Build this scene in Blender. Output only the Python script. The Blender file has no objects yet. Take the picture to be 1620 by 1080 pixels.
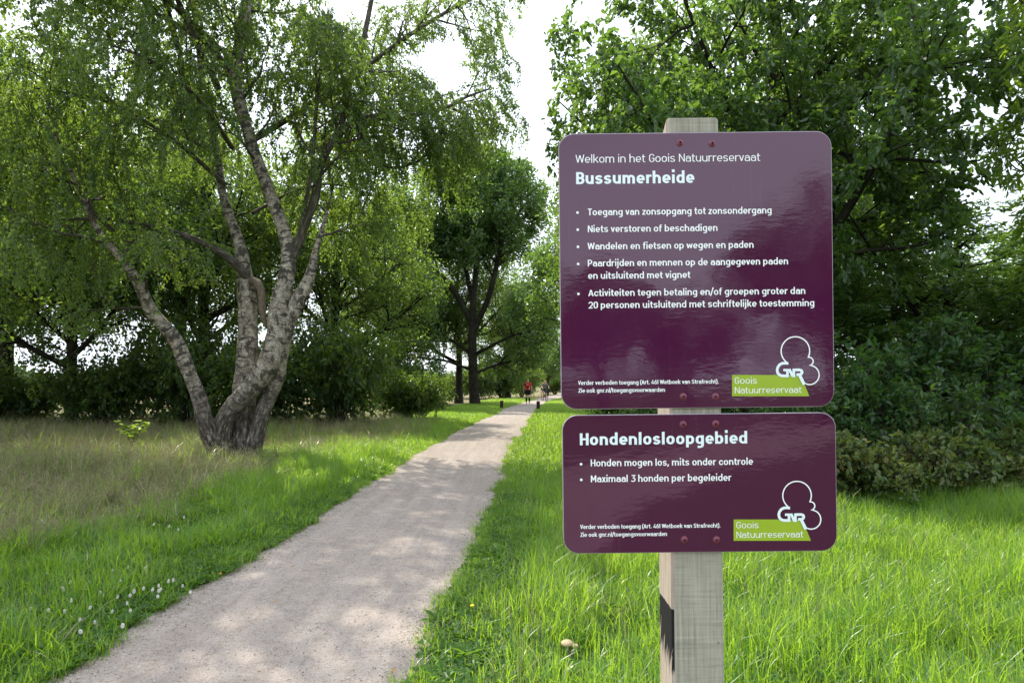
import bpy, math
import numpy as np
from mathutils import Vector, Matrix

# ------------------------------------------------------------------ camera, world, sun, exposure
scene = bpy.context.scene
COL = scene.collection
EYE = 1.5                                   # eye height, metres
FPX, CX, HZ = 1080.0, 810.0, 605.0          # focal length, centre column and horizon row of the 1620 px photograph

cam_data = bpy.data.cameras.new('camera')
cam_data.sensor_width = 36.0
cam_data.lens = 24.0
cam_data.shift_y = (HZ - 540.0) / 1620.0
cam_data.clip_start, cam_data.clip_end = 0.05, 4000.0
cam = bpy.data.objects.new('camera', cam_data)
COL.objects.link(cam)
cam.location = (0, 0, EYE)
cam.rotation_euler = (math.radians(90), 0, 0)
scene.camera = cam

SUN_AZ, SUN_EL = math.radians(-31), math.radians(49)     # left of straight ahead, above the horizon
sun_dir = Vector((math.sin(SUN_AZ) * math.cos(SUN_EL), math.cos(SUN_AZ) * math.cos(SUN_EL), math.sin(SUN_EL)))
sun_data = bpy.data.lights.new('sun', 'SUN')
sun_data.energy = 3.7
sun_data.angle = math.radians(0.6)
sun_data.color = (1.0, 0.93, 0.80)
sun = bpy.data.objects.new('sun', sun_data)
COL.objects.link(sun)
sun.location = (-20, 30, 40)
sun.rotation_euler = sun_dir.to_track_quat('Z', 'Y').to_euler()

world = bpy.data.worlds.new('World')
scene.world = world
world.use_nodes = True
nt = world.node_tree
nt.nodes.clear()
w_out = nt.nodes.new('ShaderNodeOutputWorld')
w_bg = nt.nodes.new('ShaderNodeBackground')
w_bg.inputs['Strength'].default_value = 0.15
sky = nt.nodes.new('ShaderNodeTexSky')
sky.sky_type = 'NISHITA'
sky.sun_disc = False
sky.sun_elevation = SUN_EL
sky.sun_rotation = SUN_AZ
sky.dust_density = 2.5
w_tc = nt.nodes.new('ShaderNodeTexCoord')
w_map = nt.nodes.new('ShaderNodeMapping')
w_map.inputs['Scale'].default_value = (1.6, 1.6, 4.0)
w_no = nt.nodes.new('ShaderNodeTexNoise')
w_no.inputs['Scale'].default_value = 1.7
w_no.inputs['Detail'].default_value = 6
w_ra = nt.nodes.new('ShaderNodeMapRange')
w_ra.inputs['From Min'].default_value = 0.30
w_ra.inputs['From Max'].default_value = 0.56
w_ra.inputs['To Min'].default_value = 0.62
w_ra.inputs['To Max'].default_value = 1.0
w_mix = nt.nodes.new('ShaderNodeMix')
w_mix.data_type = 'RGBA'
w_mix.inputs['B'].default_value = (6.3, 6.85, 7.6, 1)       # bright thin cloud
nt.links.new(w_tc.outputs['Generated'], w_map.inputs['Vector'])
nt.links.new(w_map.outputs['Vector'], w_no.inputs['Vector'])
nt.links.new(w_no.outputs['Fac'], w_ra.inputs['Value'])
nt.links.new(w_ra.outputs['Result'], w_mix.inputs['Factor'])
nt.links.new(sky.outputs['Color'], w_mix.inputs['A'])
nt.links.new(w_mix.outputs['Result'], w_bg.inputs['Color'])
nt.links.new(w_bg.outputs['Background'], w_out.inputs['Surface'])

scene.view_settings.view_transform = 'Standard'
scene.view_settings.look = 'None'
scene.view_settings.gamma = 1.0
scene.view_settings.use_curve_mapping = False
scene.view_settings.exposure = 0.92
scene.render.engine = 'CYCLES'
scene.cycles.max_bounces = 7
scene.cycles.diffuse_bounces = 4
scene.cycles.glossy_bounces = 3
scene.cycles.transmission_bounces = 4
scene.cycles.transparent_max_bounces = 4
scene.cycles.use_denoising = True
scene.cycles.sample_clamp_indirect = 6.0

# ------------------------------------------------------------------ object helpers
def at(px, py, d):
    """A point of the place, d metres ahead, seen at a photo pixel."""
    return np.array([(px - CX) * d / FPX, d, EYE + (HZ - py) * d / FPX])

def tag(o, label=None, cat=None, group=None, kind=None):
    if label: o['label'] = label
    if cat: o['category'] = cat
    if group: o['group'] = group
    if kind: o['kind'] = kind
    return o

def link(o, parent=None):
    COL.objects.link(o)
    if parent is not None:
        o.parent = parent
    return o

def empty(name, loc=(0, 0, 0), rz=0.0, sc=1.0):
    o = bpy.data.objects.new(name, None)
    o.empty_display_size = 0.2
    o.location = loc
    o.rotation_euler = (0, 0, rz)
    o.scale = (sc, sc, sc) if not hasattr(sc, '__len__') else sc
    return link(o)

def raw_mesh(name, V, loops, totals, mats=(), smooth=False, mat_idx=None, uv=None):
    me = bpy.data.meshes.new(name)
    V = np.asarray(V, dtype=np.float32)
    loops = np.asarray(loops, dtype=np.int32)
    totals = np.asarray(totals, dtype=np.int32)
    me.vertices.add(len(V))
    me.vertices.foreach_set('co', V.ravel())
    me.loops.add(len(loops))
    me.loops.foreach_set('vertex_index', loops)
    me.polygons.add(len(totals))
    starts = np.zeros(len(totals), dtype=np.int32)
    starts[1:] = np.cumsum(totals)[:-1]
    me.polygons.foreach_set('loop_start', starts)
    me.polygons.foreach_set('loop_total', totals)
    me.polygons.foreach_set('use_smooth', np.full(len(totals), smooth, dtype=bool))
    if mat_idx is not None:
        me.polygons.foreach_set('material_index', np.asarray(mat_idx, dtype=np.int32))
    if uv is not None:
        lay = me.uv_layers.new(name='UVMap')
        lay.data.foreach_set('uv', np.asarray(uv, dtype=np.float32).ravel())
    me.update(calc_edges=True)
    for m in mats:
        me.materials.append(m)
    return me

def obj(name, me, parent=None, loc=None):
    o = bpy.data.objects.new(name, me)
    if loc is not None:
        o.location = loc
    return link(o, parent)

def copy_tree(o, parent=None):
    c = o.copy()
    COL.objects.link(c)
    if parent is not None:
        c.parent = parent
    for ch in list(o.children):
        copy_tree(ch, c)
    return c

def nrm(v):
    v = np.asarray(v, float)
    n = np.linalg.norm(v, axis=-1, keepdims=True)
    return v / np.maximum(n, 1e-9)

class Poly:
    """Collects verts and faces of one mesh."""
    def __init__(s): s.v, s.f, s.m = [], [], []
    def face(s, pts, mi=0):
        b = len(s.v); s.v += [tuple(p) for p in pts]
        s.f.append(tuple(range(b, b + len(pts)))); s.m.append(mi)
    def box(s, lo, hi, mi=0):
        x0, y0, z0 = lo; x1, y1, z1 = hi
        b = len(s.v)
        s.v += [(x0,y0,z0),(x1,y0,z0),(x1,y1,z0),(x0,y1,z0),(x0,y0,z1),(x1,y0,z1),(x1,y1,z1),(x0,y1,z1)]
        for q in ((0,3,2,1),(4,5,6,7),(0,1,5,4),(1,2,6,5),(2,3,7,6),(3,0,4,7)):
            s.f.append(tuple(b + i for i in q)); s.m.append(mi)
    def tube(s, pts, rad, n=8, mi=0, cap=True):
        P = np.asarray(pts, float)
        if not hasattr(rad, '__len__'): rad = [rad] * len(P)
        R = tube_rings(P, np.asarray(rad, float), n)
        b = len(s.v); s.v += [tuple(p) for p in R.reshape(-1, 3)]
        for i in range(len(P) - 1):
            for j in range(n):
                a0, a1 = b + i*n + j, b + i*n + (j+1) % n
                s.f.append((a0, a1, a1 + n, a0 + n)); s.m.append(mi)
        if cap:
            s.f.append(tuple(b + j for j in range(n))[::-1]); s.m.append(mi)
            s.f.append(tuple(b + (len(P)-1)*n + j for j in range(n))); s.m.append(mi)
    def lathe(s, prof, c=(0,0,0), n=12, mi=0, axis='z'):
        b = len(s.v)
        for r, h in prof:
            for j in range(n):
                a = 2*math.pi*j/n
                x, y = r*math.cos(a), r*math.sin(a)
                p = (x, y, h) if axis == 'z' else (x, -h, y)
                s.v.append((c[0]+p[0], c[1]+p[1], c[2]+p[2]))
        for i in range(len(prof)-1):
            for j in range(n):
                s.f.append((b+i*n+j, b+i*n+(j+1) % n, b+(i+1)*n+(j+1) % n, b+(i+1)*n+j)); s.m.append(mi)
        s.f.append(tuple(b+j for j in range(n))[::-1]); s.m.append(mi)
        s.f.append(tuple(b+(len(prof)-1)*n+j for j in range(n))); s.m.append(mi)
    def mesh(s, name, mats, smooth=False):
        loops = [i for f in s.f for i in f]
        return raw_mesh(name, s.v, loops, [len(f) for f in s.f], mats, smooth, s.m)

def tube_rings(P, R, n):
    T = np.gradient(P, axis=0)
    T = nrm(T)
    ref = np.array([1.0, 0, 0]) if abs(T[0, 0]) < 0.8 else np.array([0, 1.0, 0])
    u = nrm(np.cross(T[0], ref))
    ang = np.arange(n) * 2 * math.pi / n
    out = np.empty((len(P), n, 3))
    for i in range(len(P)):
        u = u - T[i] * np.dot(u, T[i])
        u = u / max(np.linalg.norm(u), 1e-9)
        w = np.cross(T[i], u)
        out[i] = P[i] + R[i] * (np.cos(ang)[:, None] * u + np.sin(ang)[:, None] * w)
    return out

def tubes_mesh(name, tubes, mat, rng=None, rough=0.0):
    # rough: uneven swelling of the wood
    V, L, T, U = [], [], [], []
    base = 0
    for P, R, n in tubes:
        P, R = np.asarray(P, float), np.asarray(R, float)
        rings = tube_rings(P, R, n)
        if rough and n > 6:
            k = 1 + rng.normal(0, rough, (len(P), n, 1))
            k = (k + np.roll(k, 1, 1) + np.roll(k, 1, 0)) / 3
            lump = 1 + .10 * np.sin(np.linspace(0, 1, len(P))[:, None, None] * 37 + rng.uniform(0, 6) + np.sin(np.arange(n) * 6.283 / n)[None, :, None] * 1.5) * rng.uniform(.5, 1.2)
            rings = P[:, None, :] + (rings - P[:, None, :]) * (1 + (k - 1) * 1.6) * lump
        V.append(rings.reshape(-1, 3))
        m = len(P)
        i, j = np.meshgrid(np.arange(m - 1), np.arange(n), indexing='ij')
        j2 = (j + 1) % n
        F = np.stack([i*n + j, i*n + j2, (i+1)*n + j2, (i+1)*n + j], -1).reshape(-1, 4) + base
        L.append(F.ravel()); T.append(np.full(len(F), 4))
        ln = np.concatenate([[0], np.cumsum(np.linalg.norm(np.diff(P, axis=0), axis=1))])
        circ = 2 * math.pi * R.mean()
        uu0, uu1 = j / n * circ, (j + 1) / n * circ
        vv0, vv1 = ln[i], ln[i + 1]
        uv = np.stack([np.stack([uu0, vv0], -1), np.stack([uu1, vv0], -1), np.stack([uu1, vv1], -1), np.stack([uu0, vv1], -1)], 2)
        U.append(uv.reshape(-1, 2))
        base += m * n
    return raw_mesh(name, np.concatenate(V), np.concatenate(L), np.concatenate(T), [mat], True, None, np.concatenate(U))

def leaves_mesh(name, P, A, N, L, W, mats, form='d', mat_idx=None):
    """One mesh of leaves. d: folded diamond, h: folded six-point leaf, w: wavy lobed leaf."""
    P, A, N = np.asarray(P, float), nrm(A), np.asarray(N, float)
    S = nrm(np.cross(A, N)); N = np.cross(S, A)
    L = np.asarray(L)[:, None]; W = np.asarray(W)[:, None]
    k = len(P)
    if form == 'd':
        vs = [P, P + A*L*.42 + S*W*.5 + N*W*.22, P + A*L - N*L*.12, P + A*L*.42 - S*W*.5 + N*W*.22]
        f = [(0, 1, 2), (0, 2, 3)]
    elif form == 'h':
        vs = [P, P + A*L*.28 + S*W*.46 + N*W*.16, P + A*L*.66 + S*W*.40 + N*W*.08, P + A*L - N*L*.16,
              P + A*L*.66 - S*W*.40 + N*W*.08, P + A*L*.28 - S*W*.46 + N*W*.16]
        f = [(0, 1, 2, 3), (0, 3, 4, 5)]
    else:
        vs = [P]
        for t, w in ((.22, .20), (.34, .42), (.46, .28), (.60, .50), (.72, .32), (.86, .34)):
            vs.append(P + A*L*t + S*W*w + N*W*.14)
        vs.append(P + A*L - N*L*.14)
        for t, w in ((.86, .34), (.72, .32), (.60, .50), (.46, .28), (.34, .42), (.22, .20)):
            vs.append(P + A*L*t - S*W*w + N*W*.14)
        f = [(0, 1, 2, 3, 4, 5, 6, 7), (0, 7, 8, 9, 10, 11, 12, 13)]
    nv = len(vs)
    V = np.stack(vs, 1).reshape(-1, 3)
    base = np.arange(k) * nv
    cols = [base[:, None] + np.array(q)[None] for q in f]
    loops = np.concatenate(cols, 1).ravel()
    totals = np.tile([len(q) for q in f], k)
    mi = None if mat_idx is None else np.repeat(mat_idx, len(f))
    return raw_mesh(name, V, loops, totals, mats, False, mi)

# ------------------------------------------------------------------ materials
class MatB:
    def __init__(s, name):
        s.m = bpy.data.materials.new(name); s.m.use_nodes = True
        s.t = s.m.node_tree; s.t.nodes.clear()
        s.out = s.t.nodes.new('ShaderNodeOutputMaterial')
    def n(s, typ, **kw):
        nd = s.t.nodes.new(typ)
        for k, v in kw.items():
            if k in nd.inputs: nd.inputs[k].default_value = v
            else: setattr(nd, k, v)
        return nd
    def l(s, a, b): s.t.links.new(a, b)
    def noise(s, vec, scale, detail=4, rough=0.55):
        nd = s.n('ShaderNodeTexNoise', Scale=scale, Detail=detail, Roughness=rough)
        if vec is not None: s.l(vec, nd.inputs['Vector'])
        return nd.outputs['Fac']
    def ramp(s, fac, stops):
        nd = s.t.nodes.new('ShaderNodeValToRGB')
        e = nd.color_ramp.elements
        while len(e) < len(stops): e.new(0.5)
        for i, (p, c) in enumerate(stops):
            e[i].position = p; e[i].color = (*c, 1) if len(c) == 3 else c
        s.l(fac, nd.inputs['Fac']); return nd.outputs['Color']
    def mix(s, fac, a, b, blend='MIX'):
        nd = s.t.nodes.new('ShaderNodeMix'); nd.data_type = 'RGBA'; nd.blend_type = blend
        for sock, v in ((nd.inputs['Factor'], fac), (nd.inputs['A'], a), (nd.inputs['B'], b)):
            if hasattr(v, 'is_linked') or isinstance(v, bpy.types.NodeSocket): s.l(v, sock)
            elif isinstance(v, (int, float)): sock.default_value = v
            else: sock.default_value = (*v, 1)
        return nd.outputs['Result']
    def mapr(s, v, a, b, c=0.0, d=1.0):
        nd = s.n('ShaderNodeMapRange'); s.l(v, nd.inputs['Value'])
        nd.inputs['From Min'].default_value = a; nd.inputs['From Max'].default_value = b
        nd.inputs['To Min'].default_value = c; nd.inputs['To Max'].default_value = d
        return nd.outputs['Result']
    def math(s, op, a, b=0.0):
        nd = s.t.nodes.new('ShaderNodeMath'); nd.operation = op
        for i, v in enumerate((a, b)):
            if isinstance(v, bpy.types.NodeSocket): s.l(v, nd.inputs[i])
            else: nd.inputs[i].default_value = v
        return nd.outputs[0]
    def scaled(s, vec, sc):
        nd = s.n('ShaderNodeMapping'); nd.inputs['Scale'].default_value = sc
        s.l(vec, nd.inputs['Vector']); return nd.outputs['Vector']
    def bump(s, h, strength, dist, normal=None):
        nd = s.n('ShaderNodeBump', Strength=strength, Distance=dist); s.l(h, nd.inputs['Height'])
        if normal is not None: s.l(normal, nd.inputs['Normal'])
        return nd.outputs['Normal']
    def bsdf(s, color, rough=0.6, spec=0.4, normal=None, ior=None, **kw):
        nd = s.n('ShaderNodeBsdfPrincipled')
        if isinstance(color, bpy.types.NodeSocket): s.l(color, nd.inputs['Base Color'])
        else: nd.inputs['Base Color'].default_value = (*color, 1)
        if isinstance(rough, bpy.types.NodeSocket): s.l(rough, nd.inputs['Roughness'])
        else: nd.inputs['Roughness'].default_value = rough
        nd.inputs['Specular IOR Level'].default_value = spec
        if ior: nd.inputs['IOR'].default_value = ior
        if normal is not None: s.l(normal, nd.inputs['Normal'])
        for k, v in kw.items(): nd.inputs[k].default_value = v
        return nd.outputs['BSDF']
    def done(s, sh):
        s.l(sh, s.out.inputs['Surface']); return s.m

def leaf_mat(name, cols, trans, tfac=0.42, clump=0.9, rough=0.42, spec=0.5):
    """cols: dark to light leaf colours; trans: colour of light passing through."""
    b = MatB(name)
    geo = b.n('ShaderNodeNewGeometry')
    tc = b.n('ShaderNodeTexCoord')
    oi = b.n('ShaderNodeObjectInfo')
    no = b.noise(tc.outputs['Object'], clump, 2)
    f = b.math('ADD', b.math('MULTIPLY', geo.outputs['Random Per Island'], 0.55), b.math('MULTIPLY', b.mapr(no, .3, .7), 0.35))
    f = b.math('ADD', f, b.math('MULTIPLY', oi.outputs['Random'], 0.10))
    n = len(cols)
    c = b.ramp(f, [(0.08 + 0.84 * i / (n - 1), k) for i, k in enumerate(cols)])
    t = b.ramp(f, [(0.0, tuple(x * .8 for x in trans)), (1.0, trans)])
    p = b.bsdf(c, rough, spec)
    tr = b.n('ShaderNodeBsdfTranslucent'); b.l(t, tr.inputs['Color'])
    mx = b.n('ShaderNodeMixShader'); mx.inputs[0].default_value = tfac
    b.l(p, mx.inputs[1]); b.l(tr.outputs[0], mx.inputs[2])
    return b.done(mx.outputs[0])

def plain_mat(name, color, rough=0.6, spec=0.4, var=0.15, scale=30.0, bump=0.0):
    b = MatB(name)
    tc = b.n('ShaderNodeTexCoord')
    no = b.noise(tc.outputs['Object'], scale, 4)
    c = b.mix(b.mapr(no, .3, .7), tuple(x * (1 - var) for x in color), tuple(min(1, x * (1 + var)) for x in color))
    nm = b.bump(no, bump, .005) if bump else None
    return b.done(b.bsdf(c, rough, spec, nm))

def birch_bark():
    b = MatB('birch_bark')
    uv = b.n('ShaderNodeTexCoord').outputs['UV']
    tc = b.n('ShaderNodeTexCoord')
    obv = tc.outputs['Object']
    warp = b.n('ShaderNodeVectorMath', operation='ADD')
    wn = b.n('ShaderNodeTexNoise', Scale=6.0, Detail=3.0); b.l(obv, wn.inputs['Vector'])
    wsc = b.n('ShaderNodeVectorMath', operation='SCALE'); wsc.inputs['Scale'].default_value = .22; b.l(wn.outputs['Color'], wsc.inputs[0])
    b.l(uv, warp.inputs[0]); b.l(wsc.outputs[0], warp.inputs[1])
    bands = b.noise(b.scaled(warp.outputs[0], (2.2, 13.0, 1)), 1.0, 4, .65)
    thin = b.noise(b.scaled(warp.outputs[0], (6.0, 75.0, 1)), 1.0, 2)
    patch = b.noise(b.scaled(obv, (7.5, 7.5, 4.5)), 1.0, 8, .74)
    big = b.noise(obv, 1.6, 3)
    white = b.ramp(b.noise(obv, 11.0, 5, .7), [(.30, (.12, .10, .075)), (.5, (.29, .255, .20)), (.70, (.55, .515, .44))])
    white = b.mix(b.math('MULTIPLY', b.mapr(thin, .52, .62), .7), white, (.13, .10, .08))
    thr = b.math('ADD', bands, b.math('MULTIPLY', b.math('SUBTRACT', big, .5), .35))
    c = b.mix(b.math('MULTIPLY', b.mapr(thr, .52, .57), .92), white, (.035, .030, .026))
    c = b.mix(b.math('MULTIPLY', b.mapr(patch, .52, .565), .9), c, (.045, .040, .032))
    # lichen and moss green on the lower stems, orange rubbed patches
    moss = b.noise(tc.outputs['Object'], 5.0, 5, .7)
    sep = b.n('ShaderNodeSeparateXYZ'); b.l(tc.outputs['Object'], sep.inputs[0])
    low = b.mapr(sep.outputs['Z'], 1.9, .25)
    c = b.mix(b.math('MULTIPLY', b.mapr(moss, .52, .70), b.math('MULTIPLY', low, .75)), c, (.11, .115, .05))
    fiss = b.noise(b.scaled(uv, (26.0, 5.0, 1)), 1.0, 6, .7)
    base = b.ramp(fiss, [(.36, (.018, .015, .012)), (.52, (.075, .062, .05)), (.66, (.30, .27, .23))])
    vlow = b.mapr(b.math('ADD', sep.outputs['Z'], b.math('MULTIPLY', b.math('SUBTRACT', patch, .5), 4.0)), 1.55, .6)
    c = b.mix(vlow, c, base)
    rub = b.noise(tc.outputs['Object'], 1.7, 3)
    c = b.mix(b.math('MULTIPLY', b.mapr(rub, .62, .74), .40), c, (.22, .13, .07))
    h = b.math('ADD', b.math('MULTIPLY', bands, .6), b.math('MULTIPLY', fiss, b.math('ADD', .3, vlow)))
    return b.done(b.bsdf(c, .75, .25, b.bump(h, .9, .03)))

def dark_bark(name, cols=((.012, .010, .008), (.045, .037, .028), (.10, .088, .066))):
    b = MatB(name)
    uv = b.n('ShaderNodeTexCoord').outputs['UV']
    tc = b.n('ShaderNodeTexCoord')
    f = b.noise(b.scaled(uv, (22.0, 4.0, 1)), 1.0, 6, .7)
    g = b.noise(tc.outputs['Object'], 1.2, 3)
    c = b.ramp(f, [(.34, cols[0]), (.52, cols[1]), (.70, cols[2])])
    c = b.mix(b.math('MULTIPLY', b.mapr(g, .5, .7), .5), c, (.05, .06, .025))
    return b.done(b.bsdf(c, .85, .2, b.bump(f, .8, .03)))

M_BIRCH = birch_bark()
M_BARK = dark_bark('oak_bark', ((.006, .005, .004), (.022, .018, .013), (.055, .047, .035)))
M_TWIG = plain_mat('twig_bark', (.05, .038, .028), .8, .2)
M_BIRCHLEAF = leaf_mat('birch_leaves', [(.009, .026, .009), (.018, .048, .014), (.036, .078, .020), (.080, .125, .035)], (.36, .54, .055), .46, .7, .40)
M_OAKLEAF = leaf_mat('oak_leaves', [(.008, .028, .010), (.017, .050, .015), (.032, .080, .020), (.070, .130, .030)], (.27, .46, .050), .42, .5, .34, .7)
M_DARKLEAF = leaf_mat('hedge_leaves', [(.006, .020, .008), (.012, .036, .012), (.023, .056, .016), (.050, .092, .024)], (.32, .50, .050), .42, .5, .40)
M_SHRUBLEAF = leaf_mat('shrub_leaves', [(.010, .036, .012), (.019, .058, .017), (.034, .085, .022), (.066, .128, .030)], (.18, .34, .03), .36, .8, .38, .5)
M_BRAMBLE = leaf_mat('bramble_leaves', [(.022, .060, .016), (.048, .095, .024), (.095, .13, .036), (.17, .11, .042)], (.32, .40, .06), .34, 1.6, .42)
M_LANCE = leaf_mat('lance_leaves', [(.030, .065, .014), (.055, .105, .020), (.085, .15, .026)], (.46, .66, .05), .52, .6, .38)

# ------------------------------------------------------------------ ground, path
YS = np.array([-60, -25, -17, -13, -9, -6, -2, 1, 3.4, 5.4, 8.44, 13, 21, 33, 39.5, 47, 56, 67, 91, 130, 190.])
XL = np.array([58, 13.0, 6.2, 3.2, .5, -.9, -1.95, -2.28, -2.29, -2.25, -2.22, -2.04, -1.70, -.72, -.50, .35, 1.45, 2.9, 6.2, 13, 30])
XR = np.array([63, 17.5, 9.8, 6.4, 3.4, 1.5, .15, -.35, -.43, -.355, -.24, -.10, .30, 1.02, 1.42, 2.1, 3.05, 4.6, 8.3, 16, 34])
def smooth_interp(y, xs, vs):
    y = np.asarray(y, float)
    a = np.zeros_like(y)
    for d in (-1.2, -.6, 0, .6, 1.2):
        s = 1 + 0.03 * np.abs(y)
        a += np.interp(y + d * s, xs, vs)
    return a / 5
def edge_wobble(y, seed):
    r = np.random.default_rng(seed)
    y = np.asarray(y, float)
    w = np.zeros_like(y)
    for fr, am in ((.8, .045), (2.1, .035), (5.3, .028), (11.7, .020), (27.0, .012)):
        w += am * np.sin(y * fr + r.uniform(0, 6.28) + 1.7 * np.sin(y * fr * .37))
    return w
def path_left(y): return smooth_interp(y, YS, XL) + edge_wobble(y, 3)
def path_right(y): return smooth_interp(y, YS, XR) + edge_wobble(y, 4)

def make_ground_mat():
    b = MatB('turf_and_soil')
    tc = b.n('ShaderNodeTexCoord')
    n1 = b.noise(tc.outputs['Object'], .35, 5)
    n2 = b.noise(tc.outputs['Object'], 9.0, 6, .7)
    n3 = b.noise(tc.outputs['Object'], 60.0, 3, .7)
    green = b.ramp(n2, [(.3, (.030, .050, .014)), (.5, (.055, .095, .022)), (.7, (.095, .13, .034))])
    dry = b.ramp(n2, [(.3, (.10, .085, .045)), (.5, (.19, .165, .085)), (.7, (.28, .24, .13))])
    sep = b.n('ShaderNodeSeparateXYZ'); b.l(tc.outputs['Object'], sep.inputs[0])
    far = b.mapr(b.math('ADD', sep.outputs['Y'], b.math('MULTIPLY', n1, 14.0)), 46, 58)
    wild = b.mapr(b.math('SUBTRACT', b.math('MULTIPLY', n1, 2.0), sep.outputs['X']), 4.6, 5.6)
    c = b.mix(b.math('MAXIMUM', far, b.math('MULTIPLY', wild, .7)), green, dry)
    c = b.mix(b.math('MULTIPLY', b.mapr(n3, .55, .75), .35), c, (.03, .026, .016))
    return b.done(b.bsdf(c, .95, .1, b.bump(n2, .6, .05)))

def make_path_mat():
    b = MatB('fine_gravel')
    tc = b.n('ShaderNodeTexCoord')
    P = tc.outputs['Object']
    big = b.noise(P, .9, 4)
    wheel = b.noise(b.scaled(P, (7.0, .45, 1)), 1.0, 4)
    mid = b.noise(P, 14.0, 5, .7)
    vo = b.n('ShaderNodeTexVoronoi', Scale=190.0); b.l(P, vo.inputs['Vector'])
    vo2 = b.n('ShaderNodeTexVoronoi', Scale=75.0); b.l(P, vo2.inputs['Vector'])
    fine = b.noise(P, 260.0, 2, .6)
    c = b.ramp(mid, [(.28, (.275, .228, .194)), (.5, (.365, .306, .264)), (.74, (.435, .372, .325))])
    c = b.mix(b.math('MULTIPLY', b.mapr(wheel, .46, .58), .5), c, (.45, .385, .34))
    c = b.mix(b.math('MULTIPLY', b.mapr(big, .5, .75), .30), c, (.29, .225, .185))
    sepc = b.n('ShaderNodeSeparateColor'); b.l(vo.outputs['Color'], sepc.inputs[0])
    sepd = b.n('ShaderNodeSeparateColor'); b.l(vo2.outputs['Color'], sepd.inputs[0])
    c = b.mix(b.math('MULTIPLY', b.mapr(sepc.outputs[0], .70, .95), .55), c, (.55, .50, .47))
    c = b.mix(b.math('MULTIPLY', b.mapr(sepc.outputs[1], .78, .95), .42), c, (.085, .072, .066))
    c = b.mix(b.math('MULTIPLY', b.mapr(sepd.outputs[2], .90, .97), .4), c, (.12, .10, .09))
    h = b.math('ADD', b.math('MULTIPLY', vo.outputs['Distance'], -.8), b.math('ADD', b.math('MULTIPLY', mid, 1.1), b.math('MULTIPLY', fine, .35)))
    h = b.math('ADD', h, b.math('MULTIPLY', wheel, 1.4))
    return b.done(b.bsdf(c, .95, .12, b.bump(h, .75, .012)))

rng = np.random.default_rng(11)
# ground: one sheet to the horizon, finer near the camera
gx = np.concatenate([[-1500, -600, -250, -120, -70], np.linspace(-45, 45, 46), [70, 120, 250, 600, 1500]])
gy = np.concatenate([[-900, -300, -120, -70], np.linspace(-45, 75, 61), [90, 120, 180, 300, 600, 1200, 2500]])
GXX, GYY = np.meshgrid(gx, gy)
GZ = np.zeros_like(GXX)
near_path = (GXX > path_left(GYY) - 2.2) & (GXX < path_right(GYY) + 2.2)
GZ = np.where(near_path, 0.0, 0.03 * np.sin(GXX * .9 + 1.3 * np.sin(GYY * .5)) * np.cos(GYY * .7)) - .006
GV = np.stack([GXX, GYY, GZ], -1).reshape(-1, 3)
nx, ny = len(gx), len(gy)
i, j = np.meshgrid(np.arange(ny - 1), np.arange(nx - 1), indexing='ij')
GF = np.stack([i*nx + j, i*nx + j + 1, (i+1)*nx + j + 1, (i+1)*nx + j], -1).reshape(-1)
ground = obj('ground', raw_mesh('ground', GV, GF, np.full((ny-1)*(nx-1), 4), [make_ground_mat()], True))
tag(ground, 'flat turf and heath soil reaching to the horizon', 'ground', kind='structure')

py_ = np.concatenate([np.linspace(-60, -2, 120), np.linspace(-1.9, 14, 320), np.linspace(14.1, 60, 300), np.linspace(60.5, 190, 130)])
pl = path_left(py_)
pr = path_right(py_)
tt = np.linspace(0, 1, 9)
PX = pl[:, None] * (1 - tt) + pr[:, None] * tt
PZ = 0.0 + 0.022 * (1 - (2 * tt - 1) ** 2)[None, :] + 0 * PX
PV = np.stack([PX, np.repeat(py_[:, None], 9, 1), PZ], -1).reshape(-1, 3)
i, j = np.meshgrid(np.arange(len(py_) - 1), np.arange(8), indexing='ij')
PF = np.stack([i*9 + j, i*9 + j + 1, (i+1)*9 + j + 1, (i+1)*9 + j], -1).reshape(-1)
path = obj('path', raw_mesh('path', PV, PF, np.full((len(py_)-1)*8, 4), [make_path_mat()], True))
tag(path, 'pale pinkish gravel footpath running away between grass verges', 'path', kind='structure')

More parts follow.
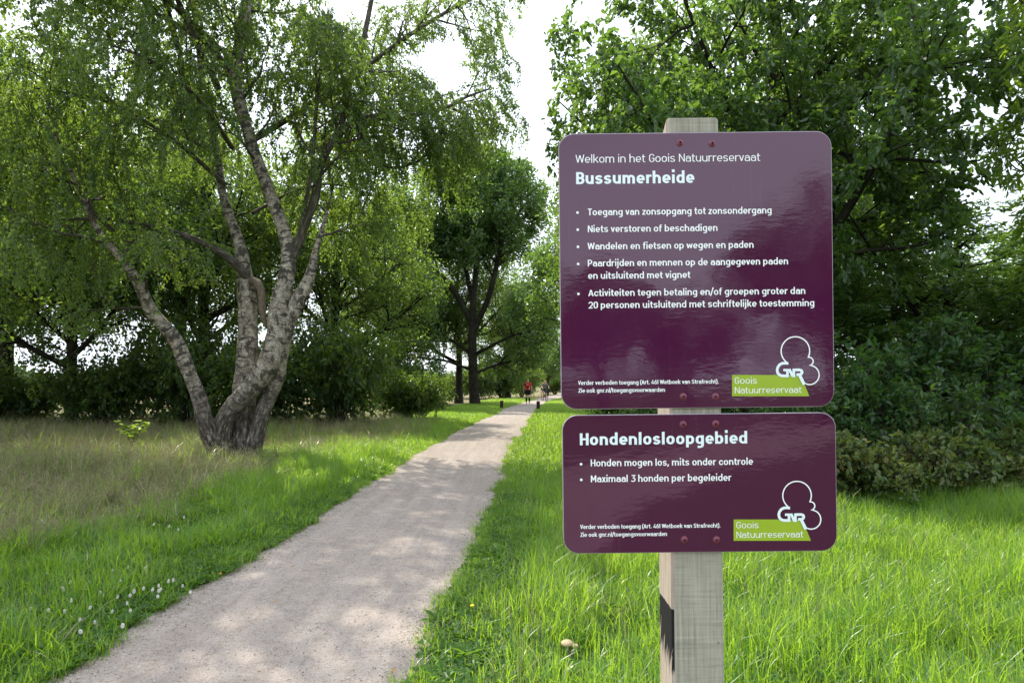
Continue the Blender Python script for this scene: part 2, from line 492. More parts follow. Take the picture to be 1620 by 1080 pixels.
# ------------------------------------------------------------------ trees: branching
class Grower:
    def __init__(s, seed, cfg, keep=None):
        s.r = np.random.default_rng(seed); s.c = cfg; s.keep = keep
        s.tubes, s.thin, s.P, s.A = [], [], [], []
    def children(s, pts, rad, L, lv, t0):
        c, r = s.c, s.r
        n = c['n'][lv]
        n = max(1, int(round(n * L + r.uniform(-.5, .5)))) if c.get('perm', True) else n
        az = r.uniform(0, 6.28)
        for k in range(n):
            t = t0 + (1 - t0) * (k + r.uniform(.1, .9)) / n
            x = t * (len(pts) - 1); i = min(int(x), len(pts) - 2); f = x - i
            p = pts[i] * (1 - f) + pts[i + 1] * f
            d = nrm(pts[i + 1] - pts[i])
            ra = rad[i] * (1 - f) + rad[i + 1] * f
            az += 2.4 + r.uniform(-.4, .4)
            u = nrm(np.cross(d, [0.31, .17, .93] if abs(d[2]) < .9 else [1, 0, 0])); w = np.cross(d, u)
            a = c['ang'][lv] + r.normal(0, .16)
            dd = d * math.cos(a) + (u * math.cos(az) + w * math.sin(az)) * math.sin(a)
            LL = c['len'][lv] * (1 - c['fall'][lv] * t) * r.uniform(.7, 1.25)
            s.limb(p, dd, LL, min(ra * .62, c['rad'][lv]), lv)
    def limb(s, p, d, L, r0, lv):
        c, r = s.c, s.r
        n = max(3, int(L / c['seg'][lv]) + 1)
        st = L / n
        pts = [np.array(p, float)]
        d = nrm(d)
        for k in range(n):
            d = nrm(d + r.normal(0, c['wan'][lv], 3) + np.array([0, 0, c['trop'][lv]]))
            q = pts[-1] + d * st
            if s.keep is not None and not s.keep(q): break
            pts.append(q)
        if len(pts) < 2: return
        if len(pts) == 2: pts.insert(1, (pts[0] + pts[1]) / 2)
        pts = np.array(pts)
        t = np.linspace(0, 1, len(pts))
        rad = r0 * (1 - t * .8) + .0015
        last = lv == len(c['n']) - 1
        (s.thin if last else s.tubes).append((pts, rad, 3 if last else (7 if r0 > .05 else 5)))
        Lr = st * (len(pts) - 1)
        if last: s.leaves(pts, Lr)
        else:
            s.children(pts, rad, Lr, lv + 1, c.get('t0', .22))
            if c.get('leafy', 0) and lv == len(c['n']) - 2: s.leaves(pts, Lr * c['leafy'])
    def leaves(s, pts, L):
        c, r = s.c, s.r
        k = max(2, int(L * c['lpm']))
        x = (r.uniform(0, 1, k) ** .8) * (len(pts) - 1)
        i = np.minimum(x.astype(int), len(pts) - 2); f = (x - i)[:, None]
        P = pts[i] * (1 - f) + pts[i + 1] * f
        T = nrm(pts[i + 1] - pts[i])
        P = P + r.normal(0, c['spread'], P.shape)
        A = nrm(T * c['along'] + r.normal(0, .6, P.shape) + np.array([0, 0, c['hang']]))
        s.P.append(P); s.A.append(A)
    def crown(s, name, mats, form, L, W, up=0.9, jit=.25):
        P, A = np.concatenate(s.P), np.concatenate(s.A)
        if s.keep is not None:
            pass
        N = s.r.normal(0, .6, P.shape) + np.array([0, 0, up])
        k = len(P)
        sz = np.clip(s.r.normal(1, jit, k), .5, 1.6)
        return leaves_mesh(name, P, A, N, L * sz, W * sz, mats, form)

def spline(pts, n):
    P = np.asarray(pts, float)
    t = np.concatenate([[0], np.cumsum(np.linalg.norm(np.diff(P[:, :3], axis=0), axis=1))])
    T = np.linspace(0, t[-1], n)
    out = np.stack([np.interp(T, t, P[:, k]) for k in range(P.shape[1])], 1)
    for _ in range(2):
        out[1:-1] = (out[:-2] + 2 * out[1:-1] + out[2:]) / 4
    return out

# ---- the many-stemmed birch beside the path
BD = 14.0
birch_base = np.array([-5.75, BD, 0.0])
def birch_stem(rows, n):
    """rows of photo column, photo row, depth offset, half width in photo pixels"""
    o = []
    for px, py, dy, hw in rows:
        p = at(px, py, BD + dy) - birch_base
        o.append([*p, hw * (BD + dy) / FPX])
    return spline(o, n)
ST = {}
ST['left'] = birch_stem([(352,738,-.1,16),(340,706,-.1,15),(318,646,-.25,11.5),(296,572,-.45,10.5),(270,524,-.6,10.5),(244,502,-.8,10),(228,470,-1.0,9),(211,431,-1.2,7.8),(192,405,-1.4,6),(150,365,-1.5,4.6),(128,300,-1.6,3.6),(90,230,-1.7,2.8),(75,150,-1.8,2)], 34)
ST['middle'] = birch_stem([(380,745,.3,23),(381,706,.3,19),(385,650,.33,18),(389,609,.4,18),(391,560,.4,16.5),(393,510,.45,15.5),(392,461,.5,14),(389,424,.5,11.5),(376,372,.7,7.5),(350,315,.9,6.5),(345,240,1.1,5.5),(322,150,1.3,4.8),(312,60,1.5,4),(300,-60,1.7,3),(290,-180,1.8,2)], 36)
ST['right'] = birch_stem([(352,742,0,21),(346,706,0,17),(350,668,-.05,14.5),(372,640,-.1,14.5),(400,614,-.15,16),(424,578,-.2,17),(436,548,-.2,17),(441,520,-.2,16),(440,476,-.2,13.5),(456,436,-.2,12.5),(458,398,-.1,11),(447,352,-.1,9.5),(433,319,0,9.5),(413,272,0,9),(395,225,.1,9),(382,167,.1,9),(366,122,.2,9.5),(380,72,.2,9),(386,31,.2,8.5),(395,-10,.2,8),(410,-110,.3,6),(420,-230,.3,4)], 52)
ST['outer'] = birch_stem([(398,745,.1,17),(398,708,.1,12.5),(408,668,.12,11.5),(427,625,.15,12),(448,570,.1,13),(443,540,-.05,12),(447,512,-.12,13),(462,490,-.1,13.5),(481,466,-.1,12.5),(491,445,-.1,9.5),(495,424,-.1,6.5),(498,404,-.05,4.5),(506,370,.1,3.2),(520,330,.3,2.2),(528,290,.5,1.2)], 20)
ST['limb_c'] = birch_stem([(458,415,-.1,8),(473,389,-.1,7.5),(483,345,-.1,7),(503,317,0,7),(500,272,0,6.5),(518,233,.1,6),(545,203,.1,5.5),(557,188,.1,5),(588,184,.7,4),(635,191,1.4,3.4),(651,183,1.7,3.2),(683,176,2.2,3),(711,170,2.6,2.6),(732,155,2.9,2.2),(774,141,3.4,1.4)], 34)
ST['limb_d'] = birch_stem([(541,205,.1,4.5),(544,155,.2,4.5),(557,120,.3,4.5),(573,78,.4,4.5),(580,39,.5,4),(588,0,.6,3.5),(605,-90,.8,2.5)], 18)
ST['limb_e'] = birch_stem([(366,122,.2,6),(350,92,.2,5.5),(335,78,.2,5),(293,45,.1,4),(240,20,0,3),(200,-30,0,2)], 14)
ST['limb_f'] = birch_stem([(391,437,.4,7.5),(370,413,.2,6.5),(345,396,.1,5.5),(322,383,0,5),(281,368,-.3,4.4),(222,354,-.6,3.6),(180,346,-.9,3),(120,346,-1.3,2.2),(85,349,-1.5,1.2)], 22)
ST['limb_g'] = birch_stem([(716,172,2.6,2.4),(735,180,2.8,2.0),(752,208,3.0,1.2)], 8)
ST['limb_h'] = birch_stem([(475,380,-.1,4.5),(480,330,-.2,3.5),(494,280,-.3,3),(498,200,-.4,2.6),(505,120,-.5,2),(520,40,-.6,1.5)], 16)
ST['limb_i'] = birch_stem([(395,225,.1,5),(470,180,1.0,4.5),(560,120,2.0,4),(640,60,2.9,3.4),(720,10,3.6,2.6),(790,-20,4.0,1.6)], 20)
ST['limb_j'] = birch_stem([(340,240,1.1,6),(250,190,2.0,5),(150,150,3.0,4),(60,110,3.6,3)], 16)
ST['limb_k'] = birch_stem([(560,190,.1,3),(600,270,1.3,2.4),(660,262,1.7,2.2),(705,215,1.8,1.4)], 12)

ST['limb_l'] = spline([[-.35,.2,7.6,.07],[-.6,-.8,8.6,.055],[-.6,-2.0,9.4,.04],[-.4,-3.3,9.9,.02]], 14)  # this and the next two: unseen limbs added to shade the near path
ST['limb_m'] = spline([[-.3,.2,8.4,.06],[-1.3,-.4,9.3,.05],[-2.3,-1.3,10.0,.035],[-3.2,-2.6,10.3,.02]], 14)
ST['limb_n'] = spline([[-1.6,1.6,8.0,.06],[-1.5,.4,9.4,.05],[-1.4,-1.0,10.4,.035],[-1.2,-2.4,10.9,.02]], 14)
ST['limb_o'] = spline([[-.2,.2,5.6,.05],[-.9,-.6,6.3,.04],[-1.7,-1.5,6.7,.028],[-2.6,-2.2,6.6,.012]], 14)
ST['limb_p'] = spline([[-.1,.3,6.4,.05],[-.3,-.8,7.0,.04],[-.7,-1.8,7.3,.028],[-1.2,-2.6,7.2,.012]], 14)
ST['limb_q'] = spline([[-1.9,-.9,4.4,.04],[-2.6,-1.2,5.2,.03],[-3.4,-1.6,5.7,.02],[-4.2,-1.9,5.6,.01]], 14)
ST['limb_r'] = spline([[.4,.1,5.0,.04],[1.0,.9,5.7,.03],[1.6,1.7,6.1,.02],[2.4,2.3,6.0,.01]], 14)
def birch_keep(q):
    x, y, z = q + birch_base
    px = CX + x * FPX / y
    # the crown thins out over the path; it never reaches the ground
    lim = .25 if z > 7.2 else (-.55 if z > 5.2 else -1.1)
    if x > lim + .25 * math.sin(z * 5.0) or z < 2.3 or z > 12.6: return False
    if x + .45 * z > .8 and y - .745 * z < 8.6: return False  # crown cut away where its shadow would fall on the right-hand grass
    if z < 3.6 and px > 250: return z > 3.2 and px < 470
    # the open patch of sky between the crown and the trees over the path
    u, v = (px - 703 + 9 * math.sin(y * 9)) / 46.0, (HZ - (z - EYE) * FPX / y - 95) / 42.0
    th = math.atan2(v, u)
    d2 = u * u + v * v + .25 * math.sin(3 * th + 1)
    return d2 > .15 + .95 * abs(math.sin(x * 91.7 + y * 57.3 + z * 133.1))
bcfg = dict(n=[2.1, 4.0, 6.4], len=[1.9, .90, .85], fall=[.35, .35, .2], ang=[.95, .8, .7], rad=[.03, .012, .004],
            seg=[.25, .2, .12], wan=[.16, .2, .10], trop=[.03, -.05, -.33], lpm=74, spread=.03, along=.5, hang=-.75, t0=.2)
bg = Grower(5, bcfg, birch_keep)
for k, t0 in (('left', .42), ('middle', .52), ('right', .50), ('limb_c', .22), ('limb_d', .1), ('limb_e', .2), ('limb_f', .35), ('limb_g', .1), ('limb_h', .3), ('limb_i', .2), ('limb_j', .2), ('limb_k', .3), ('limb_l', .3), ('limb_m', .3), ('limb_n', .3), ('limb_o', .2), ('limb_p', .2), ('limb_q', .2), ('limb_r', .2), ('outer', .78)):
    p = ST[k]
    L = np.linalg.norm(np.diff(p[:, :3], axis=0), axis=1).sum() * (1 - t0)
    bg.children(p[:, :3], p[:, 3], L * {'right': 1.15, 'limb_i': 1.9, 'limb_c': 1.5, 'limb_d': 1.4, 'limb_g': 1.6, 'limb_k': 1.4, 'limb_l': 1.7, 'limb_m': 1.7, 'limb_n': 1.7}.get(k, 1.0), 0, t0)
birch = tag(empty('birch_tree', birch_base), 'large many-stemmed silver birch with white banded bark left of the path', 'tree')
sr = np.random.default_rng(8)
for k in ('left', 'middle', 'right', 'outer'):
    p = ST[k]
    obj('stem', tubes_mesh('birch_stem', [(spline(p, len(p) * 2)[:, :3], spline(p, len(p) * 2)[:, 3], 18)], M_BIRCH, sr, .05), birch)
stub = birch_stem([(398,444,.38,6.5),(409,446,.2,7),(415,462,.1,6.5),(414,490,.05,6),(417,508,0,3.5),(421,520,0,1.2)], 12)
M_STUB = plain_mat('peeled_wood', (.14, .108, .08), .8, .2, .35, 18, .4)
tag(obj('broken_branch', tubes_mesh('broken_branch', [(stub[:, :3], stub[:, 3], 8)], M_STUB, sr, .06), birch), 'brown peeled branch stub hanging from the middle stem')
obj('limbs', tubes_mesh('birch_limbs', [(ST[k][:, :3], ST[k][:, 3], 9) for k in ST if k.startswith('limb')] + bg.tubes, dark_bark('birch_limb_bark', ((.02, .016, .013), (.075, .062, .05), (.2, .18, .15)))), birch)
obj('twigs', tubes_mesh('birch_twigs', bg.thin, M_TWIG), birch)
obj('crown', bg.crown('birch_crown', [M_BIRCHLEAF], 'd', .058, .042, .2), birch)
print('birch leaves', sum(len(a) for a in bg.P))

# ---- broadleaf trees
def broad_tree(seed, stems, cfg, keep, bark, leafmat, form, L, W, name, up=.9, twig=True):
    g = Grower(seed, cfg, keep)
    for rows, t0 in stems:
        p = spline(rows, 22)
        g.tubes.append((p[:, :3], p[:, 3], 10))
        ln = np.linalg.norm(np.diff(p[:, :3], axis=0), axis=1).sum() * (1 - t0)
        if t0 < 1: g.children(p[:, :3], p[:, 3], ln, 0, t0)
    print(name, 'leaves', sum(len(a) for a in g.P))
    return (tubes_mesh(name + '_trunk', g.tubes + (g.thin if twig else []), bark), g.crown(name + '_crown', [leafmat], form, L, W, up))

def plant(name, meshes, loc, label, cat, rz=0.0, sc=1.0, group=None, parts=('trunk', 'crown')):
    t = tag(empty(name, loc, rz, sc), label, cat, group)
    for pn, me in zip(parts, meshes):
        obj(pn, me, t)
    return t

# the dark forked oak at the bend of the path
OD = 45.0
ob = np.array([at(751, 0, OD)[0], OD, 0])
def oak_rows(rows):
    o = []
    for px, py, dy, hw in rows:
        o.append([*(at(px, py, OD + dy) - ob), hw * OD / FPX])
    return o
oak_stems = [
    (oak_rows([(752,648,0,10),(751,636,0,8.5),(749,600,0,7.5),(747,560,0,7.2),(747,522,0,7),(749,470,0,5),(756,400,.5,4),(757,330,.8,3),(755,260,1,2)]), .38),
    (oak_rows([(747,520,0,5),(740,496,0,5),(712,449,-.5,4.5),(684,426,-1,4),(661,408,-1.2,3.5),(625,378,-1.6,2.5),(600,340,-2,1.5)]), .3),
    (oak_rows([(748,478,0,4),(737,427,1,3.5),(728,380,1.6,3),(722,320,2,2.2),(716,250,2.2,1.5)]), .25),
    (oak_rows([(750,524,0,5),(762,496,0,4.5),(775,468,-.5,4.5),(788,410,-1.1,3.6),(797,365,-1.6,3),(812,310,-2,2),(822,250,-2.3,1.4)]), .3),
    (oak_rows([(752,560,0,3),(775,548,-1.2,2.4),(810,530,-2.4,1.8),(865,520,-3,1)]), .15),
    (oak_rows([(752,590,0,2.4),(790,575,1.2,2.0),(830,568,2.0,1.4),(870,572,2.6,.8)]), .15),
    (oak_rows([(746,585,0,2.4),(705,570,-1.2,2.0),(660,565,-2.0,1.4),(615,572,-2.6,.8)]), .15),
    (oak_rows([(746,560,0,3),(715,538,1.2,2.4),(680,520,2.4,1.8),(650,512,3,1)]), .25),
]
def oak_keep(q):
    x, y, z = q
    e = ((x + .6) / 7.2) ** 2 + (y / 6.0) ** 2 + ((z - 8.8) / 8.6) ** 2
    if y < .8 and abs(x - .2) < 1.9 and z < 8.6: return False
    return e < 1 and z > 1.4
ocfg = dict(n=[2.4, 2.8, 3.8], len=[3.8, 2.0, 1.0], fall=[.3, .3, .2], ang=[.9, .85, .8], rad=[.08, .03, .01],
            seg=[.5, .4, .3], wan=[.14, .2, .25], trop=[.06, .02, -.03], lpm=36, spread=.15, along=.6, hang=-.3, t0=.2)
oak_meshes = broad_tree(21, oak_stems, ocfg, oak_keep, M_BARK, M_OAKLEAF, 'd', .17, .13, 'forked_oak')
plant('oak_tree', oak_meshes, ob, 'dark oak forking into several limbs, left of the path near the bollards', 'tree')

# general models, shared by the trees around
def model_stems(seed, H, spread, fork, r0, lean=0.0, nl=6):
    r = np.random.default_rng(seed)
    top = np.array([lean, r.normal(0, .3), H])
    main = [[0, 0, -.1, r0 * 1.5], [0.02, 0, .35, r0 * 1.08], [lean * .2 + r.normal(0, .1), r.normal(0, .1), fork, r0 * .85],
            [lean * .6 + r.normal(0, .3), r.normal(0, .3), fork + (H - fork) * .5, r0 * .5], [*top, r0 * .1]]
    out = [(main, fork / H * .9)]
    a = r.uniform(0, 6.28)
    for k in range(nl):
        a += 2.4 + r.uniform(-.3, .3)
        z0 = fork * r.uniform(.75, 1.0) + (H - fork) * .45 * k / nl
        ln = spread * r.uniform(.75, 1.05)
        c, s_ = math.cos(a), math.sin(a)
        up = r.uniform(.45, 1.15)
        b0 = np.array([lean * z0 / H * .6, 0, z0])
        rr = r0 * (.55 - .04 * k)
        rows = [[*(b0), rr], [*(b0 + np.array([c, s_, up * .8]) * ln * .3), rr * .8],
                [*(b0 + np.array([c, s_, up]) * ln * .62), rr * .5], [*(b0 + np.array([c, s_, up * 1.15]) * ln), rr * .12]]
        out.append((rows, .18))
    return out
def ell_keep(cx, cz, rx, rz, low):
    def f(q):
        a = math.atan2(q[1], q[0] - cx)
        k = 1 + .14 * math.sin(3 * a + q[2] * .9) + .08 * math.sin(7 * a + 2 * q[2])
        e = ((q[0] - cx) / rx) ** 2 + (q[1] / rx) ** 2 + ((q[2] - cz) / rz) ** 2
        return e < k and q[2] > low
    return f
acfg = dict(n=[1.7, 3.0, 3.8], len=[2.5, 1.5, .85], fall=[.3, .3, .2], ang=[.9, .85, .8], rad=[.06, .025, .008],
            seg=[.45, .35, .28], wan=[.14, .2, .25], trop=[.04, .0, -.05], lpm=33, spread=.13, along=.6, hang=-.3, t0=.2)
TALL = broad_tree(31, model_stems(31, 13.0, 4.2, 3.6, .26, .4, 8), acfg, ell_keep(0, 7.2, 4.6, 6.8, .9), M_BARK, M_DARKLEAF, 'd', .125, .09, 'tall_tree')
ROUND = broad_tree(32, model_stems(32, 9.5, 4.2, 2.4, .2, -.3, 8), acfg, ell_keep(0, 5.4, 4.6, 5.0, 1.0), M_BARK, M_OAKLEAF, 'd', .125, .09, 'round_tree')
# nearer oak on the right, lobed leaves in tufts
ncfg = dict(n=[1.8, 3.2, 4.8], len=[2.2, 1.25, .62], fall=[.3, .3, .2], ang=[.9, .85, .8], rad=[.05, .02, .006],
            seg=[.4, .3, .2], wan=[.14, .2, .22], trop=[.03, -.02, -.02], lpm=54, spread=.06, along=.8, hang=-.25, t0=.2)
NEAR = broad_tree(41, model_stems(41, 11.5, 4.4, 2.6, .24, -.2, 9), ncfg, ell_keep(0, 6.2, 4.5, 5.6, 1.5), M_BARK, M_OAKLEAF, 'w', .115, .078, 'near_oak')

# shrubs
def shrub_mesh(seed, H, R, nst, leafmat, form, L, W, lpm, name, low=.15, cfgx=None):
    r = np.random.default_rng(seed)
    cfg = dict(n=[4.2, 6.5], len=[.75, .42], fall=[.3, .2], ang=[.8, .8], rad=[.012, .005], seg=[.2, .15], wan=[.18, .2],
               trop=[.02, -.06], lpm=lpm, spread=.03, along=.8, hang=-.15, t0=.2)
    if cfgx: cfg.update(cfgx)
    def keep(q):
        a = math.atan2(q[1], q[0])
        k = 1 + .25 * math.sin(3 * a + seed) + .15 * math.sin(5 * a + q[2] * 3)
        return (q[0] / R) ** 2 + (q[1] / R) ** 2 + ((q[2] - H * .42) / (H * .6)) ** 2 < k and q[2] > low
    st = []
    for k in range(nst):
        a = k * 2.4 + r.uniform(-.3, .3); o = R * r.uniform(.3, .95)
        c, s_ = math.cos(a), math.sin(a)
        h = H * r.uniform(.7, 1.05) * (1 - .35 * o / R)
        st.append(([[c*.08, s_*.08, -.05, .025], [c*o*.3, s_*o*.3, h*.4, .02], [c*o*.7, s_*o*.7, h*.8, .012], [c*o, s_*o, h, .004]], .15))
    return broad_tree(seed, st, cfg, keep, M_TWIG, leafmat, form, L, W, name)
SHRUB_A = shrub_mesh(51, 2.6, 1.5, 20, M_SHRUBLEAF, 'h', .12, .062, 40, 'elder_shrub')
SHRUB_B = shrub_mesh(52, 1.9, 1.4, 20, M_SHRUBLEAF, 'h', .10, .055, 40, 'low_shrub')
HEDGE = shrub_mesh(53, 2.6, 2.1, 22, M_DARKLEAF, 'd', .12, .085, 27, 'dark_shrub', .05, dict(len=[1.0, .6]))
BRAM = shrub_mesh(54, .72, 1.15, 30, M_BRAMBLE, 'h', .072, .052, 52, 'bramble', .02, dict(len=[.5, .28], n=[6.0, 8.0], hang=.05, spread=.025))

TREE_G = 'broadleaf trees around the path'
R = math.radians
# left: row of dark trees beyond the meadow
plant('broadleaf_tree', TALL, (-19.0, 25.5, 0), 'dark broadleaf tree at the far left edge of the meadow', 'tree', R(10), 1.0, TREE_G)
plant('broadleaf_tree', TALL, (-13.6, 15.2, 0), 'tree whose leafy branches hang into the picture at the left edge', 'tree', R(200), .95, TREE_G)
plant('broadleaf_tree', ROUND, (-14.6, 22.6, 0), 'low rounded dark tree behind the dry meadow, left of the leaning birch stem', 'tree', R(75), (.95, .95, .9), TREE_G)
plant('broadleaf_tree', TALL, (-11.4, 25.5, 0), 'dark broadleaf tree directly behind the leaning left birch stem', 'tree', R(140), (.95, .95, .95), TREE_G)
plant('broadleaf_tree', TALL, (-7.0, 27.0, 0), 'dark leafy tree standing behind and right of the birch', 'tree', R(220), (.92, .92, .85), TREE_G)
plant('broadleaf_tree', TALL, (-16.0, 33.0, 0), 'tall tree in the second row behind the low rounded tree', 'tree', R(260), 1.05, TREE_G)
plant('broadleaf_tree', TALL, (-9.8, 51.0, 0), 'leafy tree in the second row, between birch and dark oak', 'tree', R(300), (1.0, 1.0, .95), TREE_G)
plant('broadleaf_tree', TALL, (-24.5, 31.0, 0), 'tall tree behind the dark tree at the far left', 'tree', R(330), 1.05, TREE_G)
for k, (x, y, s_, a, lb) in enumerate([
        (-19.3, 21.6, (1.0, 1.0, 1.25), 10, 'dark shrub at the left end of the hedge behind the meadow'),
        (-16.5, 22.5, (.95, .9, .8), 70, 'dark shrub second from the left in the hedge behind the meadow'),
        (-13.3, 22.2, (.95, .9, 1.0), 130, 'dark shrub behind the pale sapling in the meadow'),
        (-10.6, 22.4, (1.1, 1.0, 1.4), 190, 'dark shrub just left of the leaning birch stem'),
        (-8.0, 22.0, (.95, .95, 1.1), 250, 'dark shrub hidden behind the white birch stems'),
        (-5.9, 23.2, (1.0, 1.0, 1.5), 310, 'dark shrub just right of the birch stems'),
        (-4.2, 27.0, (.85, .85, .8), 20, 'dark shrub between the birch and the forked oak'),
        (-4.9, 36.0, (1.1, 1.1, .8), 100, 'brownish undergrowth shrub left of the forked oak trunk')]):
    plant('hedge_shrub', HEDGE, (x, y, 0), lb, 'shrub', R(a), s_, 'dark shrubs edging the meadow', ('stems', 'foliage'))
# second trunk left of the forked oak and trees further along the path
plant('broadleaf_tree', TALL, (-3.9, 50.0, 0), 'dark tree whose trunk stands just left of the forked oak', 'tree', R(45), 1.0, TREE_G)
plant('broadleaf_tree', ROUND, (-.4, 66.0, 0), 'tree beyond the bollards above the walker in red', 'tree', R(120), 1.2, TREE_G)
plant('broadleaf_tree', ROUND, (6.2, 112.0, 0), 'far tree at the end of the sunlit path', 'tree', R(200), 1.1, TREE_G)
plant('broadleaf_tree', TALL, (12.0, 70.0, 0), 'tall tree right of the far path bend behind the board', 'tree', R(290), 1.0, TREE_G)
# right of the path, left edge visible beside the board
plant('broadleaf_tree', ROUND, (5.3, 33.0, 0), 'sunlit tree overhanging the path at the left edge of the board', 'tree', R(15), 1.05, TREE_G)
plant('broadleaf_tree', ROUND, (5.6, 23.0, 0), 'bright leafy tree rising behind the left edge of the upper board', 'tree', R(160), 1.05, TREE_G)
plant('oak_tree', NEAR, (5.15, 14.2, 0), 'large oak rising directly behind the two purple boards', 'tree', R(30), (.98, 1.05, 1.12), TREE_G)
plant('oak_tree', NEAR, (9.4, 14.6, 0), 'oak with low spreading branches right of the boards', 'tree', R(150), (1.0, 1.0, .46), TREE_G)
plant('broadleaf_tree', TALL, (8.8, 21.0, 0), 'tall dark tree behind the low oak on the right', 'tree', R(100), (.75, .75, .8), TREE_G)
plant('broadleaf_tree', ROUND, (15.0, 19.0, 0), 'rounded tree at the right edge behind the shrubs', 'tree', R(250), (1.0, 1.0, .58), TREE_G)
plant('broadleaf_tree', TALL, (3.6, 18.5, 0), 'slim tree filling the crown gap left of the large oak', 'tree', R(60), (.55, .55, .82), TREE_G)
plant('broadleaf_tree', ROUND, (7.4, 19.5, 0), 'shaded tree filling the gap behind the purple boards', 'tree', R(320), .95, TREE_G)
# far right: pale lance-leaved tree
lcfg = dict(ncfg); lcfg.update(n=[1.6, 3.2, 5.0], lpm=34, along=1.2, hang=-.45, trop=[.02, -.05, -.15])
LANCE = broad_tree(61, model_stems(61, 8.0, 3.0, 2.6, .14, -.2, 7), lcfg, ell_keep(0, 5.0, 2.9, 3.6, 2.6), M_BARK, M_LANCE, 'h', .15, .042, 'lance_tree')
plant('lance_leaved_tree', LANCE, (10.0, 9.2, 0), 'pale green tree with long narrow leaves at the right edge', 'tree', R(10), 1.05)
# shrubs and brambles on the right
for mesh, x, y, s_, a, lb in [
        (SHRUB_A, 5.2, 10.9, .95, 0, 'glossy dark green shrub right beside the boards'),
        (SHRUB_A, 7.4, 11.4, 1.05, 80, 'tall dark shrub left of the right-hand edge shrubs'),
        (SHRUB_A, 9.4, 11.2, 1.0, 170, 'tall dark shrub at the right edge'),
        (SHRUB_A, 3.0, 11.4, .9, 230, 'shrub mostly hidden behind the lower board'),
        (SHRUB_B, 5.9, 9.7, .85, 40, 'lower glossy shrub in front of the tall shrubs'),
        (SHRUB_B, 7.6, 9.6, .8, 140, 'low shrub behind the brambles at the right edge'),
        (SHRUB_B, 4.2, 9.9, .8, 260, 'low shrub behind the lower board')]:
    plant('leafy_shrub', mesh, (x, y, 0), lb, 'shrub', R(a), s_, 'shrubs under the oaks on the right', ('stems', 'foliage'))
for x, y, s_, a, lb in [
        (3.9, 9.0, (.95, .9, 1.2), 0, 'bramble clump partly covered by the right edge of the lower board'),
        (4.75, 8.8, (.85, .7, .8), 70, 'low bramble clump at the grass edge, nearest the boards'),
        (5.6, 9.15, (1.0, .9, 1.25), 150, 'taller bramble clump in the middle of the row right of the boards'),
        (6.3, 8.85, (.85, .75, .85), 200, 'low bramble clump in front, near the right edge of the picture'),
        (7.1, 9.25, (1.0, .9, 1.3), 220, 'bramble clump cut off by the right edge of the picture'),
        (2.3, 9.4, .9, 290, 'bramble clump hidden behind the boards')]:
    plant('bramble_bush', BRAM, (x, y, 0), lb, 'bramble', R(a), s_, 'brambles along the grass on the right', ('stems', 'foliage'))
for x, y, s_, a, lb in [
        (2.9, 18.0, .75, 20, 'low sunlit shrub at the right of the path, nearest the gap between the boards'),
        (3.4, 23.0, .95, 120, 'shrub on the right of the path by the board corner'),
        (4.6, 29.0, 1.1, 210, 'shrub on the right of the path just before the bollards')]:
    plant('leafy_shrub', SHRUB_B, (x, y, 0), lb, 'shrub', R(a), s_, 'shrubs along the right of the path', ('stems', 'foliage'))
plant('broadleaf_tree', ROUND, (4.2, 80.0, 0), 'small far tree behind the cyclist', 'tree', R(20), .6, TREE_G)
# trees behind the viewer, seen mirrored in the boards
for x, y, s_, a, lb in [(13.6, -27.0, .98, 30, 'tall tree behind the viewer, mirrored at the right edge of the board'),
                       (8.6, -31.0, .58, 90, 'small tree behind the viewer, mirrored in the middle of the board'),
                       (4.2, -30.0, .72, 190, 'tree behind the viewer, mirrored in the left half of the board'),
                       (.2, -33.0, .62, 250, 'low tree behind the viewer, mirrored at the left edge of the board')]:
    plant('broadleaf_tree', ROUND, (x, y, 0), lb, 'tree', R(a), s_, 'trees behind the viewer')

for x, y, s_, a, lb in [(-5.9, 66.0, (1.3, 1.2, 1.0), 10, 'bush out on the heath left of the forked oak'), (-3.3, 62.0, (1.2, 1.2, 1.35), 90, 'bush on the heath just right of the forked oak trunk'),
                       (-1.0, 66.0, (1.4, 1.2, 1.5), 200, 'dark bush on the heath left of the walker in red'), (1.0, 72.0, (1.3, 1.2, 1.4), 60, 'dark bush directly behind the walker in red'),
                       (-15.0, 80.0, (1.5, 1.3, .8), 300, 'low bush on the heath behind the left hedge'), (5.4, 86.0, (1.3, 1.2, 1.2), 140, 'bush behind the cyclist beside the far path')]:
    plant('heath_bush', HEDGE, (x, y, 0), lb, 'bush', R(a), s_, 'bushes out on the heath', ('stems', 'foliage'))
# far woods along the horizon
r = np.random.default_rng(77)
k = 26000
ang = r.uniform(-.95, .95, k); dist = r.uniform(230, 330, k)
hh = 9 + 5 * np.sin(ang * 14) + 3 * np.sin(ang * 37 + 1)
fx, fy = np.sin(ang) * dist, np.cos(ang) * dist
fz = hh * r.uniform(0, 1, k) ** .8
M_FAR = leaf_mat('far_wood_leaves', [(.035, .062, .030), (.055, .088, .036), (.085, .115, .046)], (.12, .18, .04), .3, .05, .7, .2)
far = obj('far_wood', leaves_mesh('far_wood', np.stack([fx, fy, fz], 1), r.normal(0, 1, (k, 3)), r.normal(0, 1, (k, 3)), r.uniform(1.2, 2.6, k), r.uniform(1.0, 2.0, k), [M_FAR], 'd'))
tag(far, 'distant wood along the horizon beyond the heath', 'wood', kind='stuff')

